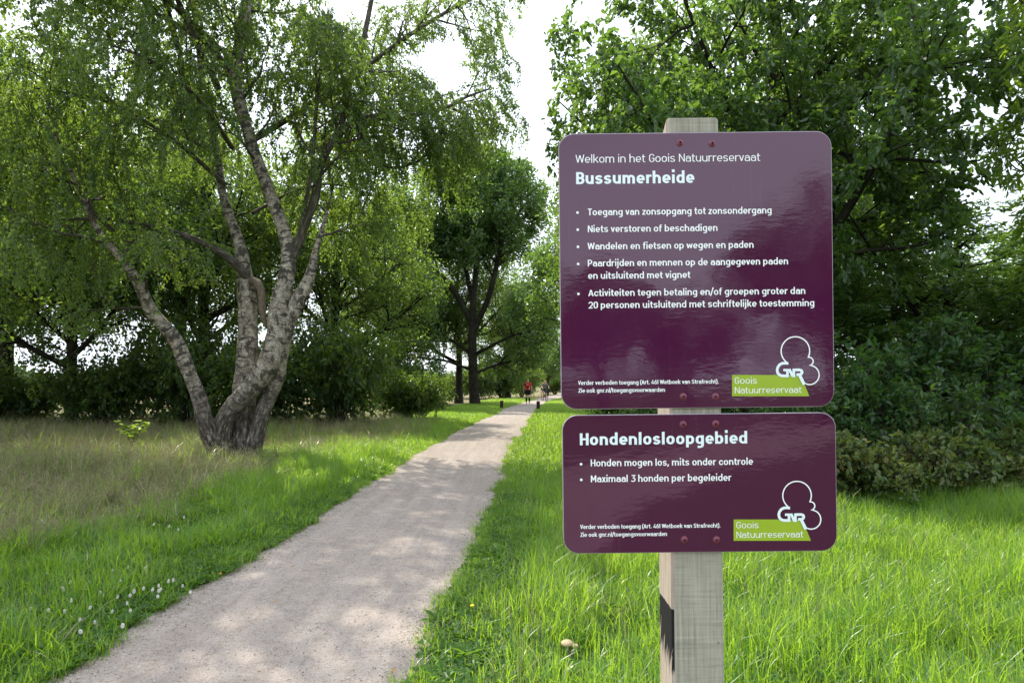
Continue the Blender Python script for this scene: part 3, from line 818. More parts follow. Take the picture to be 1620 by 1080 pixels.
# ------------------------------------------------------------------ grass
def blades_mesh(name, P, H, W, az, bend, mats, seg=3, tw=None, mi=None, r=None):
    k = len(P)
    dx, dy = np.cos(az), np.sin(az)
    ta = az + math.pi / 2 + (tw if tw is not None else 0)
    sx, sy = np.cos(ta), np.sin(ta)
    vs = []
    ts = np.linspace(0, 1, seg + 1)
    for t in ts:
        off = bend * H * t ** 2
        z = H * (t - .30 * np.minimum(bend, 1.5) * t ** 2.4)
        c = P + np.stack([dx * off, dy * off, z], 1)
        if t < 1:
            w = W * (1 - t ** 1.8) * .5 + W * .03
            s_ = np.stack([sx * w, sy * w, 0 * w], 1)
            vs += [c - s_, c + s_]
        else:
            vs.append(c)
    nv = len(vs)
    V = np.stack(vs, 1).reshape(-1, 3)
    base = (np.arange(k) * nv)[:, None]
    cols, tot = [], []
    for s_ in range(seg - 1):
        cols.append(base + np.array([2*s_, 2*s_+1, 2*s_+3, 2*s_+2])[None]); tot.append(4)
    cols.append(base + np.array([2*seg-2, 2*seg-1, 2*seg])[None]); tot.append(3)
    return raw_mesh(name, V, np.concatenate(cols, 1).ravel(), np.tile(tot, k), mats, True, None if mi is None else np.repeat(mi, seg))

def vnoise(x, y, s, seed):
    r = np.random.default_rng(seed)
    g = r.uniform(0, 1, (64, 64))
    u, v = x / s, y / s
    i, j = np.floor(u).astype(int), np.floor(v).astype(int)
    f, g2 = u - i, v - j
    f, g2 = f*f*(3-2*f), g2*g2*(3-2*g2)
    a, b = g[i % 64, j % 64], g[(i+1) % 64, j % 64]
    c, d = g[i % 64, (j+1) % 64], g[(i+1) % 64, (j+1) % 64]
    return (a*(1-f)+b*f)*(1-g2) + (c*(1-f)+d*f)*g2

def scatter(n, d0, d1, xlo, xhi, r, power=1.0):
    """n points with depth between d0 and d1 (denser near the viewer), x between xlo(y) and xhi(y)"""
    y = d0 + (d1 - d0) * r.uniform(0, 1, n) ** power
    lo, hi = xlo(y), xhi(y)
    x = lo + (hi - lo) * r.uniform(0, 1, n)
    ok = hi > lo
    wgt = np.where(ok, hi - lo, 0); wgt = wgt / wgt.max()
    ok &= r.uniform(0, 1, n) < wgt
    return x[ok], y[ok]

M_GRASS = leaf_mat('green_grass', [(.010, .046, .010), (.026, .098, .015), (.056, .158, .026), (.15, .245, .065)], (.52, .80, .05), .50, .9, .34, .6)
M_DRY = leaf_mat('dry_meadow_grass', [(.062, .080, .034), (.135, .145, .066), (.26, .245, .135), (.47, .43, .29)], (.42, .42, .17), .30, .5, .6, .2)
M_SEED = leaf_mat('grass_seed_heads', [(.14, .115, .075), (.25, .215, .14), (.40, .36, .24)], (.24, .18, .10), .35, .5, .7, .2)
M_WEED = leaf_mat('low_weeds', [(.022, .070, .012), (.045, .12, .018), (.085, .165, .026)], (.22, .42, .03), .4, 2.0, .45, .4)

def verge_edge(y):          # where the green verge gives way to dry meadow, left of the path
    return path_left(y) - 1.55 - .55 * np.sin(y * .55 + 1.0) * .5 - np.clip((9 - y) * .10, -.6, .6)

def is_path(x, y, mar=0.0):
    return (x > path_left(y) + mar) & (x < path_right(y) - mar)

rg = np.random.default_rng(101)
GP, GH, GW = [], [], []
def add_grass(x, y, h, w):
    GP.append(np.stack([x, y, np.zeros_like(x)], 1)); GH.append(h); GW.append(w)
# right of the path, near
x, y = scatter(165000, 1.6, 9.6, lambda y: path_right(y) - .02, lambda y: np.minimum(.80 * y + 1.2, 8.6), rg, 1.25)
cl = vnoise(x, y, .33, 1); c2 = vnoise(x, y, 1.1, 2)
edge = np.clip((x - path_right(y)) / .55, 0, 1)
keepm = rg.uniform(0, 1, len(x)) < .35 + .65 * np.clip(cl * 1.5, 0, 1) * (.35 + .65 * edge)
x, y, cl, c2, edge = x[keepm], y[keepm], cl[keepm], c2[keepm], edge[keepm]
add_grass(x, y, (.06 + .20 * cl + .14 * c2) * (.28 + .72 * edge) * rg.uniform(.45, 1.3, len(x)), rg.uniform(.003, .0075, len(x)))
# left verge, near
x, y = scatter(80000, 2.4, 14.5, lambda y: verge_edge(y) - .5, lambda y: path_left(y) + .02, rg, 1.5)
inside = x > -.80 * y - 1.4
x, y = x[inside], y[inside]
cl = vnoise(x, y, .33, 3); c2 = vnoise(x, y, 1.1, 4)
edge = np.clip((path_left(y) - x) / .5, 0, 1)
keepm = rg.uniform(0, 1, len(x)) < .30 + .70 * np.clip(cl * 1.5, 0, 1) * (.35 + .65 * edge)
x, y, cl, c2, edge = x[keepm], y[keepm], cl[keepm], c2[keepm], edge[keepm]
add_grass(x, y, (.05 + .20 * cl + .12 * c2) * (.25 + .75 * edge) * rg.uniform(.5, 1.45, len(x)), rg.uniform(.0045, .0115, len(x)))
# both verges, further off
x, y = scatter(70000, 14.0, 62.0, lambda y: path_left(y) - 3.4, lambda y: path_left(y) + .03, rg, 1.6)
add_grass(x, y, rg.uniform(.06, .22, len(x)) * np.clip(.4 + (path_left(y) - x) / .8, .4, 1), rg.uniform(.008, .016, len(x)) * (.6 + y / 40))
x, y = scatter(60000, 9.0, 62.0, lambda y: path_right(y) - .03, lambda y: path_right(y) + 3.4, rg, 1.6)
add_grass(x, y, rg.uniform(.06, .20, len(x)) * np.clip(.4 + (x - path_right(y)) / .8, .4, 1), rg.uniform(.007, .014, len(x)) * (.6 + y / 40))
for side, seed in ((0, 5), (1, 6)):
    n = 420
    ty = 2.2 + 16 * rg.uniform(0, 1, n) ** 1.5
    tx = (path_left(ty) + rg.normal(-.02, .05, n)) if side == 0 else (path_right(ty) + rg.normal(.02, .05, n))
    kb = 16
    x = np.repeat(tx, kb) + rg.normal(0, .03, n * kb); y = np.repeat(ty, kb) + rg.normal(0, .035, n * kb)
    add_grass(x, y, np.repeat(rg.uniform(.05, .16, n), kb) * rg.uniform(.5, 1.2, n * kb), rg.uniform(.003, .0065, n * kb))
GP, GH, GW = np.concatenate(GP), np.concatenate(GH), np.concatenate(GW)
k = len(GP)
grass = obj('verge_grass', blades_mesh('verge_grass', GP, GH, GW, rg.uniform(0, 6.28, k), np.abs(rg.normal(.55, .50, k)), [M_GRASS, M_DRY], 3, rg.normal(0, .5, k), (rg.uniform(0, 1, k) < .05 + .12 * (vnoise(GP[:, 0], GP[:, 1], .6, 9) > .72)).astype(int)))
tag(grass, 'lush green grass on both verges of the path', 'grass', kind='stuff')
print('grass', k)

# dry meadow
x, y = scatter(62000, 3.6, 24.5, lambda y: -.80 * y - 2.0, lambda y: verge_edge(y) + .25, rg, 1.15)
tx, ty = scatter(3600, 3.6, 24.5, lambda y: -.80 * y - 2.0, lambda y: verge_edge(y) + .1, rg, 1.15)
nb = 30
tr = np.repeat(rg.uniform(.03, .10, len(tx)), nb); ta = rg.uniform(0, 6.28, len(tx) * nb); tq = np.sqrt(rg.uniform(0, 1, len(ta)))
th_ = np.repeat(rg.uniform(.6, 1.5, len(tx)), nb)
n_loose = len(x)
x = np.concatenate([x, np.repeat(tx, nb) + tr * tq * np.cos(ta)]); y = np.concatenate([y, np.repeat(ty, nb) + tr * tq * np.sin(ta)])
mix = vnoise(x, y, .9, 7)
h = (.10 + .24 * vnoise(x, y, .7, 5) + .16 * vnoise(x, y, .28, 6))
h[n_loose:] = h[n_loose:] * th_ + .05
h = h * rg.uniform(.5, 1.25, len(x)) * np.clip(.45 + (verge_edge(y) + .25 - x) / 1.0, .45, 1)
kk = len(x)
az = rg.normal(.3, 1.5, kk); az[n_loose:] = ta + rg.normal(0, .4, len(ta))
P = np.stack([x, y, np.zeros(kk)], 1); bend = np.abs(rg.normal(.55, .45, kk)); bend[n_loose:] += .25 * tq
mi = (rg.uniform(0, 1, kk) < .13 + .34 * (mix < .38) + .5 * np.clip(1 - (verge_edge(y) + .25 - x) / .9, 0, 1)).astype(int)
meadow = obj('meadow_grass', blades_mesh('meadow_grass', P, h, rg.uniform(.0035, .008, kk) * (.8 + y / 20), az, bend, [M_DRY, M_GRASS], 3, rg.normal(0, .6, kk), mi))
tag(meadow, 'tall dry olive and straw coloured meadow grass under the birch', 'grass', kind='stuff')
sel = (rg.uniform(0, 1, kk) < .22) & (h > .2)
tip = P[sel] + np.stack([np.cos(az[sel]) * bend[sel] * h[sel], np.sin(az[sel]) * bend[sel] * h[sel], h[sel] * (1 - .3 * np.minimum(bend[sel], 1.5))], 1)
tip = np.repeat(tip, 4, 0) + rg.normal(0, .022, (len(tip) * 4, 3))
nk = len(tip)
seeds = obj('seed_heads', leaves_mesh('seed_heads', tip, rg.normal(0, .6, (nk, 3)) + np.array([0, 0, .8]), rg.normal(0, 1, (nk, 3)), rg.uniform(.02, .05, nk), rg.uniform(.006, .013, nk), [M_SEED], 'd'))
tag(seeds, 'hazy brown purple seed heads over the dry meadow grass', 'grass', kind='stuff')

# low weeds and clover leaves in the turf
def rosettes(n, d0, d1, lo, hi, size, r, nl=7, hz=.02):
    x, y = scatter(n, d0, d1, lo, hi, r, 1.2)
    k = len(x)
    az = (np.arange(nl) * 2 * math.pi / nl)[None] + r.uniform(0, 6.28, (k, 1)) + r.normal(0, .25, (k, nl))
    S = (size * r.uniform(.6, 1.3, (k, 1)) * r.uniform(.7, 1.2, (k, nl))).ravel()
    P = np.repeat(np.stack([x, y, np.full(k, hz)], 1), nl, 0)
    el = r.uniform(.2, .9, k * nl)
    A = np.stack([np.cos(az.ravel()), np.sin(az.ravel()), el], 1)
    P = P + A * .01
    return P, A, S
W1 = rosettes(1300, 1.8, 8.5, lambda y: path_right(y) + .02, lambda y: np.minimum(.75 * y + .6, 7.5), .085, rg)
W2 = rosettes(1300, 2.6, 12, lambda y: path_left(y) - 1.7, lambda y: path_left(y) - .03, .085, rg)
W3 = rosettes(2600, 2.6, 9, lambda y: path_left(y) - .55, lambda y: path_left(y) + .04, .030, rg, 6, .03)
W4 = rosettes(1800, 1.8, 9, lambda y: path_right(y) - .04, lambda y: path_right(y) + .5, .030, rg, 6, .03)
P = np.concatenate([w[0] for w in (W1, W2, W3, W4)]); A = np.concatenate([w[1] for w in (W1, W2, W3, W4)]); S = np.concatenate([w[2] for w in (W1, W2, W3, W4)])
wf = np.where(S < .045, .85, .34)
weeds = obj('low_weeds', leaves_mesh('low_weeds', P, A, np.tile([0, 0, 1.0], (len(P), 1)) + rg.normal(0, .2, P.shape), S, S * wf, [M_WEED], 'h'))
tag(weeds, 'broad weed and clover leaves low in the turf beside the path', 'weeds', kind='stuff')

k = 900
y = 2.2 + 16 * rg.uniform(0, 1, k) ** 1.6
sd = rg.uniform(0, 1, k)
x = np.where(sd < .42, path_left(y) + np.abs(rg.normal(0, .14, k)), np.where(sd < .84, path_right(y) - np.abs(rg.normal(0, .14, k)), path_left(y) + (path_right(y) - path_left(y)) * rg.uniform(0, 1, k)))
tp = np.clip((x - path_left(y)) / (path_right(y) - path_left(y)), 0, 1)
P = np.stack([x, y, .005 + .022 * (1 - (2 * tp - 1) ** 2)], 1)
az = rg.uniform(0, 6.28, k)
M_LITTER = leaf_mat('leaf_litter', [(.05, .03, .015), (.12, .075, .03), (.22, .15, .05), (.14, .16, .04)], (.3, .2, .06), .2, 5.0, .6, .3)
lit = obj('leaf_litter', leaves_mesh('leaf_litter', P, np.stack([np.cos(az), np.sin(az), rg.uniform(0, .25, k)], 1), rg.normal(0, .25, (k, 3)) + [0, 0, 1.0], rg.uniform(.010, .026, k), rg.uniform(.006, .014, k), [M_LITTER], 'd'))
tag(lit, 'tiny dry leaf scraps along the margins of the gravel path', 'leaf litter', kind='stuff')
# loose grit along the path margins and on the path
k = 16000
y = 2.0 + 10.0 * rg.uniform(0, 1, k) ** 1.7
s_ = rg.uniform(0, 1, k); e = rg.uniform(0, 1, k)
side = rg.uniform(0, 1, k)
x = np.where(side < .3, path_left(y) + rg.normal(.05, .10, k), np.where(side < .6, path_right(y) + rg.normal(-.05, .10, k), path_left(y) + (path_right(y) - path_left(y)) * e))
tpar = np.clip((x - path_left(y)) / (path_right(y) - path_left(y)), 0, 1)
z = .0 + .022 * (1 - (2 * tpar - 1) ** 2)
sz = rg.uniform(.0025, .0065, k)
oct_ = np.array([[1, 0, 0], [0, 1, 0], [-1, 0, 0], [0, -1, 0], [0, 0, .7], [0, 0, -.4]])
rot = rg.uniform(0, 6.28, k)
o = np.repeat(oct_[None], k, 0) * sz[:, None, None] * rg.uniform(.6, 1.4, (k, 6, 1))
ox = o[..., 0] * np.cos(rot)[:, None] - o[..., 1] * np.sin(rot)[:, None]; oy = o[..., 0] * np.sin(rot)[:, None] + o[..., 1] * np.cos(rot)[:, None]
V = np.stack([ox + x[:, None], oy + y[:, None], o[..., 2] + z[:, None]], -1).reshape(-1, 3)
Fo = np.array([[0,1,4],[1,2,4],[2,3,4],[3,0,4],[1,0,5],[2,1,5],[3,2,5],[0,3,5]])
F = (Fo[None] + (np.arange(k) * 6)[:, None, None]).reshape(-1)
bm_ = MatB('grit'); gg = bm_.n('ShaderNodeNewGeometry')
M_GRIT = bm_.done(bm_.bsdf(bm_.ramp(gg.outputs['Random Per Island'], [(.1, (.12, .10, .09)), (.5, (.30, .26, .235)), (.9, (.50, .45, .42))]), .9, .2))
grit = obj('loose_grit', raw_mesh('loose_grit', V, F, np.full(k * 8, 3), [M_GRIT]))
tag(grit, 'loose pale grit scattered on the path and its margins', 'gravel', kind='stuff')

# ------------------------------------------------------------------ the signpost
PXM = 935.0                       # photo pixels per metre at the boards
TH = math.radians(0.62)           # the post leans a little to the left
PIV = (1105.0, 540.0)
def S(px, py, y=0.0):
    dx, dy = px - PIV[0], py - PIV[1]
    u, v = dx - TH * dy, dy + TH * dx
    return (u / PXM, y, EYE + (HZ - PIV[1]) / PXM - v / PXM)
zp = EYE + (HZ - PIV[1]) / PXM
sx0 = (PIV[0] - CX) / PXM
signpost = empty('signpost', (sx0 + math.sin(TH) * zp, FPX / PXM, 0))
signpost.rotation_euler = (0, -TH, 0)
tag(signpost, 'weathered wooden post carrying two purple information boards beside the path', 'signpost')

# post
def post_mat():
    b = MatB('weathered_wood')
    tc = b.n('ShaderNodeTexCoord')
    P = tc.outputs['Object']
    grain = b.noise(b.scaled(P, (170, 170, 5)), 1.0, 5, .65)
    saw = b.noise(b.scaled(P, (6, 6, 260)), 1.0, 3, .6)
    saw2 = b.noise(b.scaled(P, (2.5, 2.5, 48)), 1.0, 2, .5)
    big = b.noise(P, 7.0, 4)
    c = b.ramp(grain, [(.28, (.20, .185, .145)), (.5, (.33, .31, .25)), (.72, (.43, .405, .335))])
    c = b.mix(b.math('MULTIPLY', b.mapr(saw, .52, .66), .30), c, (.50, .475, .40))
    saw3 = b.noise(b.scaled(P, (14, 14, 150)), 1.0, 4, .7)
    c = b.mix(b.math('MULTIPLY', b.mapr(saw3, .52, .64), .22), c, (.135, .13, .105))
    c = b.mix(b.math('MULTIPLY', b.mapr(saw2, .56, .62), .25), c, (.17, .165, .14))
    c = b.mix(b.math('MULTIPLY', b.mapr(big, .5, .75), .45), c, (.24, .24, .19))
    spots = b.noise(P, 60.0, 2, .5)
    c = b.mix(b.math('MULTIPLY', b.mapr(spots, .70, .74), .6), c, (.05, .045, .04))
    crack = b.noise(b.scaled(P, (75, 75, 1.6)), 1.0, 3, .5)
    c = b.mix(b.math('MULTIPLY', b.mapr(crack, .64, .67), .65), c, (.07, .066, .055))
    kn = b.n('ShaderNodeTexVoronoi', Scale=9.0); b.l(b.scaled(P, (1, 1, .55)), kn.inputs['Vector'])
    c = b.mix(b.math('MULTIPLY', b.mapr(kn.outputs['Distance'], .13, .06), .6), c, (.10, .075, .05))
    # lighter, pinkish left face: the sunlight on it painted into the wood colour
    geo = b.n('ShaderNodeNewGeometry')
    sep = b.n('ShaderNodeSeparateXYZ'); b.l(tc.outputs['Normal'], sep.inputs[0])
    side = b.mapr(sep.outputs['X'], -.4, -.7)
    sunlit_face = b.ramp(grain, [(.3, (.27, .22, .17)), (.5, (.37, .31, .25)), (.7, (.45, .385, .32))])
    c = b.mix(side, c, sunlit_face)
    # black paint smear on that side, ragged strokes running down
    so = b.n('ShaderNodeSeparateXYZ'); b.l(P, so.inputs[0])
    zz, yy = so.outputs['Z'], so.outputs['Y']
    edge_ = b.noise(b.scaled(P, (1, 60, 1)), 1.0, 2)
    top = b.math('LESS_THAN', zz, b.math('ADD', 1.112, b.math('MULTIPLY', edge_, .006)))
    run = b.math('ADD', zz, b.math('MULTIPLY', yy, .9))
    cmb = b.n('ShaderNodeCombineXYZ'); b.l(b.math('ADD', b.math('MULTIPLY', yy, 230.0), b.math('MULTIPLY', zz, 60.0)), cmb.inputs[0]); b.l(b.math('MULTIPLY', zz, 9.0), cmb.inputs[1])
    stroke = b.noise(cmb.outputs[0], 1.0, 3, .6)
    fade = b.math('ADD', b.mapr(b.math('SUBTRACT', b.math('ADD', zz, .02), b.math('MULTIPLY', yy, .25)), .985, 1.085), b.math('MULTIPLY', b.math('SUBTRACT', stroke, .5), 1.9))
    ink = b.math('MULTIPLY', b.math('MULTIPLY', top, b.mapr(fade, .38, .50)), side)
    c = b.mix(ink, c, (.010, .010, .011))
    h = b.math('ADD', b.math('MULTIPLY', grain, .7), b.math('MULTIPLY', saw, .5))
    return b.done(b.bsdf(c, .85, .2, b.bump(h, .7, .0025)))
pl_, pr_ = -45.3 / PXM, 37.4 / PXM
pf, pb = .0062, .1062
z_top_f = S(1100, 181.5)[2]; z_top_b = z_top_f - .045
bv = .004
def post_ring(z, zb):
    return [(pl_ + bv, pf, z), (pr_ - bv, pf, z), (pr_, pf + bv, z - (z - zb) * .04), (pr_, pb - bv, zb), (pr_ - bv, pb, zb), (pl_ + bv, pb, zb), (pl_, pb - bv, zb), (pl_, pf + bv, z - (z - zb) * .04)]
pp = Poly()
rings = [post_ring(-.25, -.25), post_ring(z_top_f - .004, z_top_b - .004)]
v0 = [q for rg_ in rings for q in rg_]
cx_, cy_ = (pl_ + pr_) / 2, (pf + pb) / 2
v0 += [(cx_ + (x - cx_) * .982, cy_ + (y - cy_) * .982, z + .0012) for x, y, z in rings[1]]
pp.v = v0
for rr in (0, 8):
    for j in range(8):
        pp.f.append((rr + j, rr + (j + 1) % 8, rr + 8 + (j + 1) % 8, rr + 8 + j)); pp.m.append(0)
pp.f.append(tuple(range(16, 24))); pp.m.append(0)
M_POST = post_mat()
obj('post', pp.mesh('post', [M_POST]), signpost)

# boards
def board_mat():
    b = MatB('purple_enamel')
    tc = b.n('ShaderNodeTexCoord'); P = tc.outputs['Object']
    w1 = b.noise(b.scaled(P, (60, 60, 170)), 1.0, 3, .5)
    w2 = b.noise(b.scaled(P, (9, 9, 14)), 1.0, 2, .5)
    nm = b.bump(w2, .35, .0016)
    nm = b.bump(w1, .5, .00016, nm)
    tone = b.noise(P, 3.0, 2)
    c = b.mix(b.mapr(tone, .35, .65), (.060, .0050, .037), (.068, .0062, .043))
    dust = b.noise(P, 55.0, 5, .75)
    streak = b.noise(b.scaled(P, (90, 90, 3)), 1.0, 4, .6)
    d = b.math('MULTIPLY', b.math('ADD', b.mapr(dust, .62, .80), b.math('MULTIPLY', b.mapr(streak, .62, .8), .5)), .10)
    c = b.mix(d, c, (.30, .24, .27))
    rough = b.math('ADD', .045, b.math('MULTIPLY', b.mapr(dust, .5, .8), .10))
    return b.done(b.bsdf(c, rough, .5, nm, 1.60))
M_BOARD = board_mat()
M_RIM = plain_mat('pale_rim', (.30, .26, .30), .45, .5)
M_WHITE = plain_mat('white_print', (.86, .88, .90), .35, .5, .03)
M_TITLE = plain_mat('pale_blue_print', (.74, .84, .88), .35, .5, .03)
M_LIME = plain_mat('lime_print', (.30, .42, .022), .35, .5, .06, 20)
M_BOLT = plain_mat('painted_bolt', (.17, .028, .055), .3, .6, .25, 200)
M_SOCKET = plain_mat('bolt_socket', (.015, .008, .010), .5, .4)

def rrect(x0, x1, z0, z1, rad, n=9):
    o = []
    for cx, cz, a0 in ((x1-rad, z1-rad, 0), (x0+rad, z1-rad, 90), (x0+rad, z0+rad, 180), (x1-rad, z0+rad, 270)):
        for k in range(n + 1):
            a = math.radians(a0 + 90 * k / n)
            o.append((cx + rad * math.cos(a), cz + rad * math.sin(a)))
    return o
def make_board(tl, br, label):
    x0, _, z1 = S(*tl); x1, _, z0 = S(*br)
    b = Poly()
    ch = .0011
    outer = rrect(x0, x1, z0, z1, .0265); inner = rrect(x0 + ch, x1 - ch, z0 + ch, z1 - ch, .0265 - ch)
    n = len(outer)
    b.v = [(x, 0, z) for x, z in inner] + [(x, .0009, z) for x, z in outer] + [(x, .004, z) for x, z in outer]
    b.f.append(tuple(range(n))[::-1]); b.m.append(0)
    for j in range(n):
        k = (j + 1) % n
        b.f.append((j, k, n + k, n + j)); b.m.append(1)
        b.f.append((n + j, n + k, 2*n + k, 2*n + j)); b.m.append(1)
    b.f.append(tuple(range(2*n, 3*n))); b.m.append(1)
    me = b.mesh('sign_board', [M_BOARD, M_RIM])
    me.update()
    o = obj('sign_board', me, signpost)
    o['label'] = label
    return o
up_board = make_board((883.2, 211.8), (1320.2, 642.8), 'larger upper purple board with the reserve rules')
lo_board = make_board((889.0, 656.4), (1324.6, 870.8), 'lower purple board about dogs off the lead')

# lettering drawn as strokes: a plain rounded road-sign style; cap height 1
XH = .725
VW = .76            # level strokes are this much thinner than upright ones
def arc_(cx, cy, rx, ry, a0, a1, n=9):
    return [(cx + rx * math.cos(math.radians(a)), cy + ry * math.sin(math.radians(a))) for a in np.linspace(a0, a1, n)]
def smooth_curve(pts, m=6):
    P = np.array([pts[0]] + list(pts) + [pts[-1]], float); o = []
    for i in range(1, len(P) - 2):
        for t in np.linspace(0, 1, m, endpoint=False):
            a, b, c, d = P[i-1], P[i], P[i+1], P[i+2]
            o.append(tuple(.5 * (2*b + (c-a)*t + (2*a-5*b+4*c-d)*t*t + (3*b-a-3*c+d)*t**3)))
    o.append(tuple(P[-2])); return o
def glyph(ch, w):
    """advance width and strokes of one letter, stroke weight w"""
    h = w / 2; v = h * VW; X = XH; A = 1.05; D = -.27
    def oval(L, R, B, T):
        rx = (R - L) / 2; ry = min(rx * 1.0, (T - B) / 2)
        return arc_(L+rx, T-ry, rx, ry, 90, 180) + arc_(L+rx, B+ry, rx, ry, 180, 270)[0:] + arc_(L+rx, B+ry, rx, ry, 270, 360)[1:] + arc_(L+rx, T-ry, rx, ry, 0, 90)
    def ess(W, T, B=0.0):
        L, R, b, t, m = h, W - h, B + v, T - v, (T + B) / 2
        q = (T - B) * .25
        return smooth_curve([(R - .01, t - q * .55), (R - (R-L)*.22, t - .02*T), ((L+R)/2, t), (L + (R-L)*.16, t - q*.28), (L + .01, t - q*.85), (L + (R-L)*.22, m + .045*T), ((L+R)/2, m), (R - (R-L)*.18, m - .055*T), (R, b + q*.85), (R - (R-L)*.16, b + q*.22), ((L+R)/2, b), (L + (R-L)*.2, b + .02*T), (L, b + q*.62)])
    lw = .60 + w * .35      # bowl letters
    L, R = h + .045, lw - h + .045
    adv = lw + .09
    r = (R - L) / 2; cx = (L + R) / 2; t, b = X - v, v; ry = min(r, (t - b) / 2)
    top = lambda a0, a1: arc_(cx, t - ry, r, ry, a0, a1)
    bot = lambda a0, a1: arc_(cx, b + ry, r, ry, a0, a1)
    if ch == ' ': return .30, []
    if ch == 'a': return adv - .03, [[(L + .015, t - ry*.62)] + arc_(cx, t - ry*.85, r*.93, ry*.85, 150, 90, 5) + arc_(cx, t - ry*.95, r, ry*.95, 80, 0, 6) + [(R, 0)],
                                [(R, X*.60), (cx, X*.60)] + arc_(L + r*.62, X*.60 - (X*.60-b)/2, r*.62, (X*.60-b)/2, 90, 270, 9) + arc_(cx + r*.1, b + .2, r*.9, .2, 276, 340, 6)]
    if ch in 'bdpq':
        o = oval(L, R, b, t)
        x = L if ch in 'bp' else R
        return adv, [o, [(x, 0 if ch in 'bd' else D), (x, A if ch in 'bd' else X)]]
    if ch == 'c': return adv - .06, [[(R, t - ry*.80)] + top(20, 180) + bot(180, 340) + [(R, b + ry*.80)]]
    if ch == 'e': return adv - .02, [[(L, X*.47), (R + h, X*.47)], [(R, X*.47), (R, t - ry)] + top(8, 180) + bot(180, 318)]
    if ch == 'f': return .46, [[(.17 + h*.4, 0), (.17 + h*.4, A - .22)] + arc_(.17 + h*.4 + .16, A - .20 , .16, .20 - v, 180, 90, 6) + [(.46, A - v)], [(.02, X - v), (.44, X - v)]]
    if ch == 'g': return adv, [oval(L, R, b, t), [(R, X)] + arc_(cx, D + .16 + v*.3, r, .16, 0, -90, 8) + [(L + .03, D + v*.3)]]
    if ch == 'h': return adv, [[(L, 0), (L, A)], [(L, t - ry)] + arc_(cx, t - ry, r, ry, 180, 0, 14) + [(R, 0)]]
    if ch == 'n': return adv, [[(L, 0), (L, X)], [(L, t - ry)] + arc_(cx, t - ry, r, ry, 180, 0, 14) + [(R, 0)]]
    if ch == 'u': return adv, [[(R, 0), (R, X)], [(R, b + ry)] + arc_(cx, b + ry, r, ry, 0, -180, 14) + [(L, X)]]
    if ch == 'm':
        q = r * .90; x1, x2, x3 = L, L + 2*q, L + 4*q
        return x3 + h + .05, [[(x1, 0), (x1, X)], [(x1, t - q)] + arc_(x1 + q, t - q, q, q, 180, 0, 12) + [(x2, 0)], [(x2, t - q)] + arc_(x2 + q, t - q, q, q, 180, 0, 12) + [(x3, 0)]]
    if ch in 'ij':
        x = h + .055
        if ch == 'i': return w + .11, [[(x, 0), (x, X)], [(x, .90), (x, .90 + w * 1.05)]]
        return w + .11, [[(x, X)] + arc_(x - .13, D + .15, .13, .15 - v*.5, 0, -90, 6) + [(x - .20, D + v*.5)], [(x, .90), (x, .90 + w * 1.05)]]
    if ch == 'k': return adv - .06, [[(L, 0), (L, A)], [(L, X*.34), (R - .03, X)], [(L + (R-L)*.36, X*.56), (R, 0)]]
    if ch == 'l': return w + .11, [[(h + .055, 0), (h + .055, A)]]
    if ch == 'o': return adv, [oval(L, R, b, t)]
    if ch == 'r': return .46 + w*.2, [[(L, 0), (L, X)], [(L, t - ry*.9)] + arc_(L + r*.9, t - ry*.9, r*.9, ry*.9, 180, 90, 7) + [(.46 + w*.2, t)]]
    if ch == 's':
        W = .56 + w*.3
        return W + .06, [[(x + .03, y) for x, y in ess(W, X)]]
    if ch == 't': return .46, [[(.17 + h*.4, .95), (.17 + h*.4, .20)] + arc_(.17 + h*.4 + .15, .18, .15, .18 - v, 180, 270, 6) + [(.45, v)], [(.02, X - v), (.44, X - v)]]
    if ch == 'v': return .60, [[(h*.9, X), (.30, h*.4), (.60 - h*.9, X)]]
    if ch == 'w': return .94, [[(h*.9, X), (.25, h*.6), (.47, X - h*.8), (.69, h*.6), (.94 - h*.9, X)]]
    if ch == 'x': return .60, [[(h, 0), (.60 - h, X)], [(h, X), (.60 - h, 0)]]
    if ch == 'z': return .56, [[(.05, X - v), (.50 - h*.4, X - v), (.07 + h*.4, v), (.53, v)]]
    # capitals and figures
    CW = .66 + w*.35; L, R = h + .07, CW - h + .03; cx = (L + R) / 2; r = (R - L) / 2; T, B = 1 - v, v; m = .5
    if ch == 'A': return CW + .06, [[(h*.7, 0), ((CW+.06)/2, 1 - h*.6), (CW + .06 - h*.7, 0)], [(.17, .27), (CW - .11, .27)]]
    if ch == 'B':
        q = (T - m) / 2; q2 = (m - B) / 2
        return CW + .03, [[(L, 0), (L, 1)], [(L, T), (R - q - .02, T)] + arc_(R - q - .02, m + q, q, q, 90, -90, 10) + [(L, m)], [(R - q2 - .04, m)] + arc_(R - q2, m - q2, q2, q2, 90, -90, 10) + [(L, B)]]
    if ch == 'G': return CW + .05, [[(R, T - r*.85)] + arc_(cx, T - r, r, r, 12, 180, 14) + arc_(cx, B + r, r, r, 180, 360, 16) + [(R, .46), (cx, .46)]]
    if ch == 'H': return CW + .08, [[(L, 0), (L, 1)], [(R + .03, 0), (R + .03, 1)], [(L, m), (R + .03, m)]]
    if ch == 'M': return CW + .20, [[(L, 0), (L, 1 - h*.2), ((L + R + .14) / 2, .28), (R + .14, 1 - h*.2), (R + .14, 0)]]
    if ch == 'N': return CW + .10, [[(L, 0), (L, 1)], [(L + h*.3, 1 - h*.8), (R + .05 - h*.3, h*.8)], [(R + .05, 0), (R + .05, 1)]]
    if ch == 'P':
        q = (T - .42) / 2
        return CW + .02, [[(L, 0), (L, 1)], [(L, T), (R - q, T)] + arc_(R - q, .42 + q, q, q, 90, -90, 10) + [(L, .42)]]
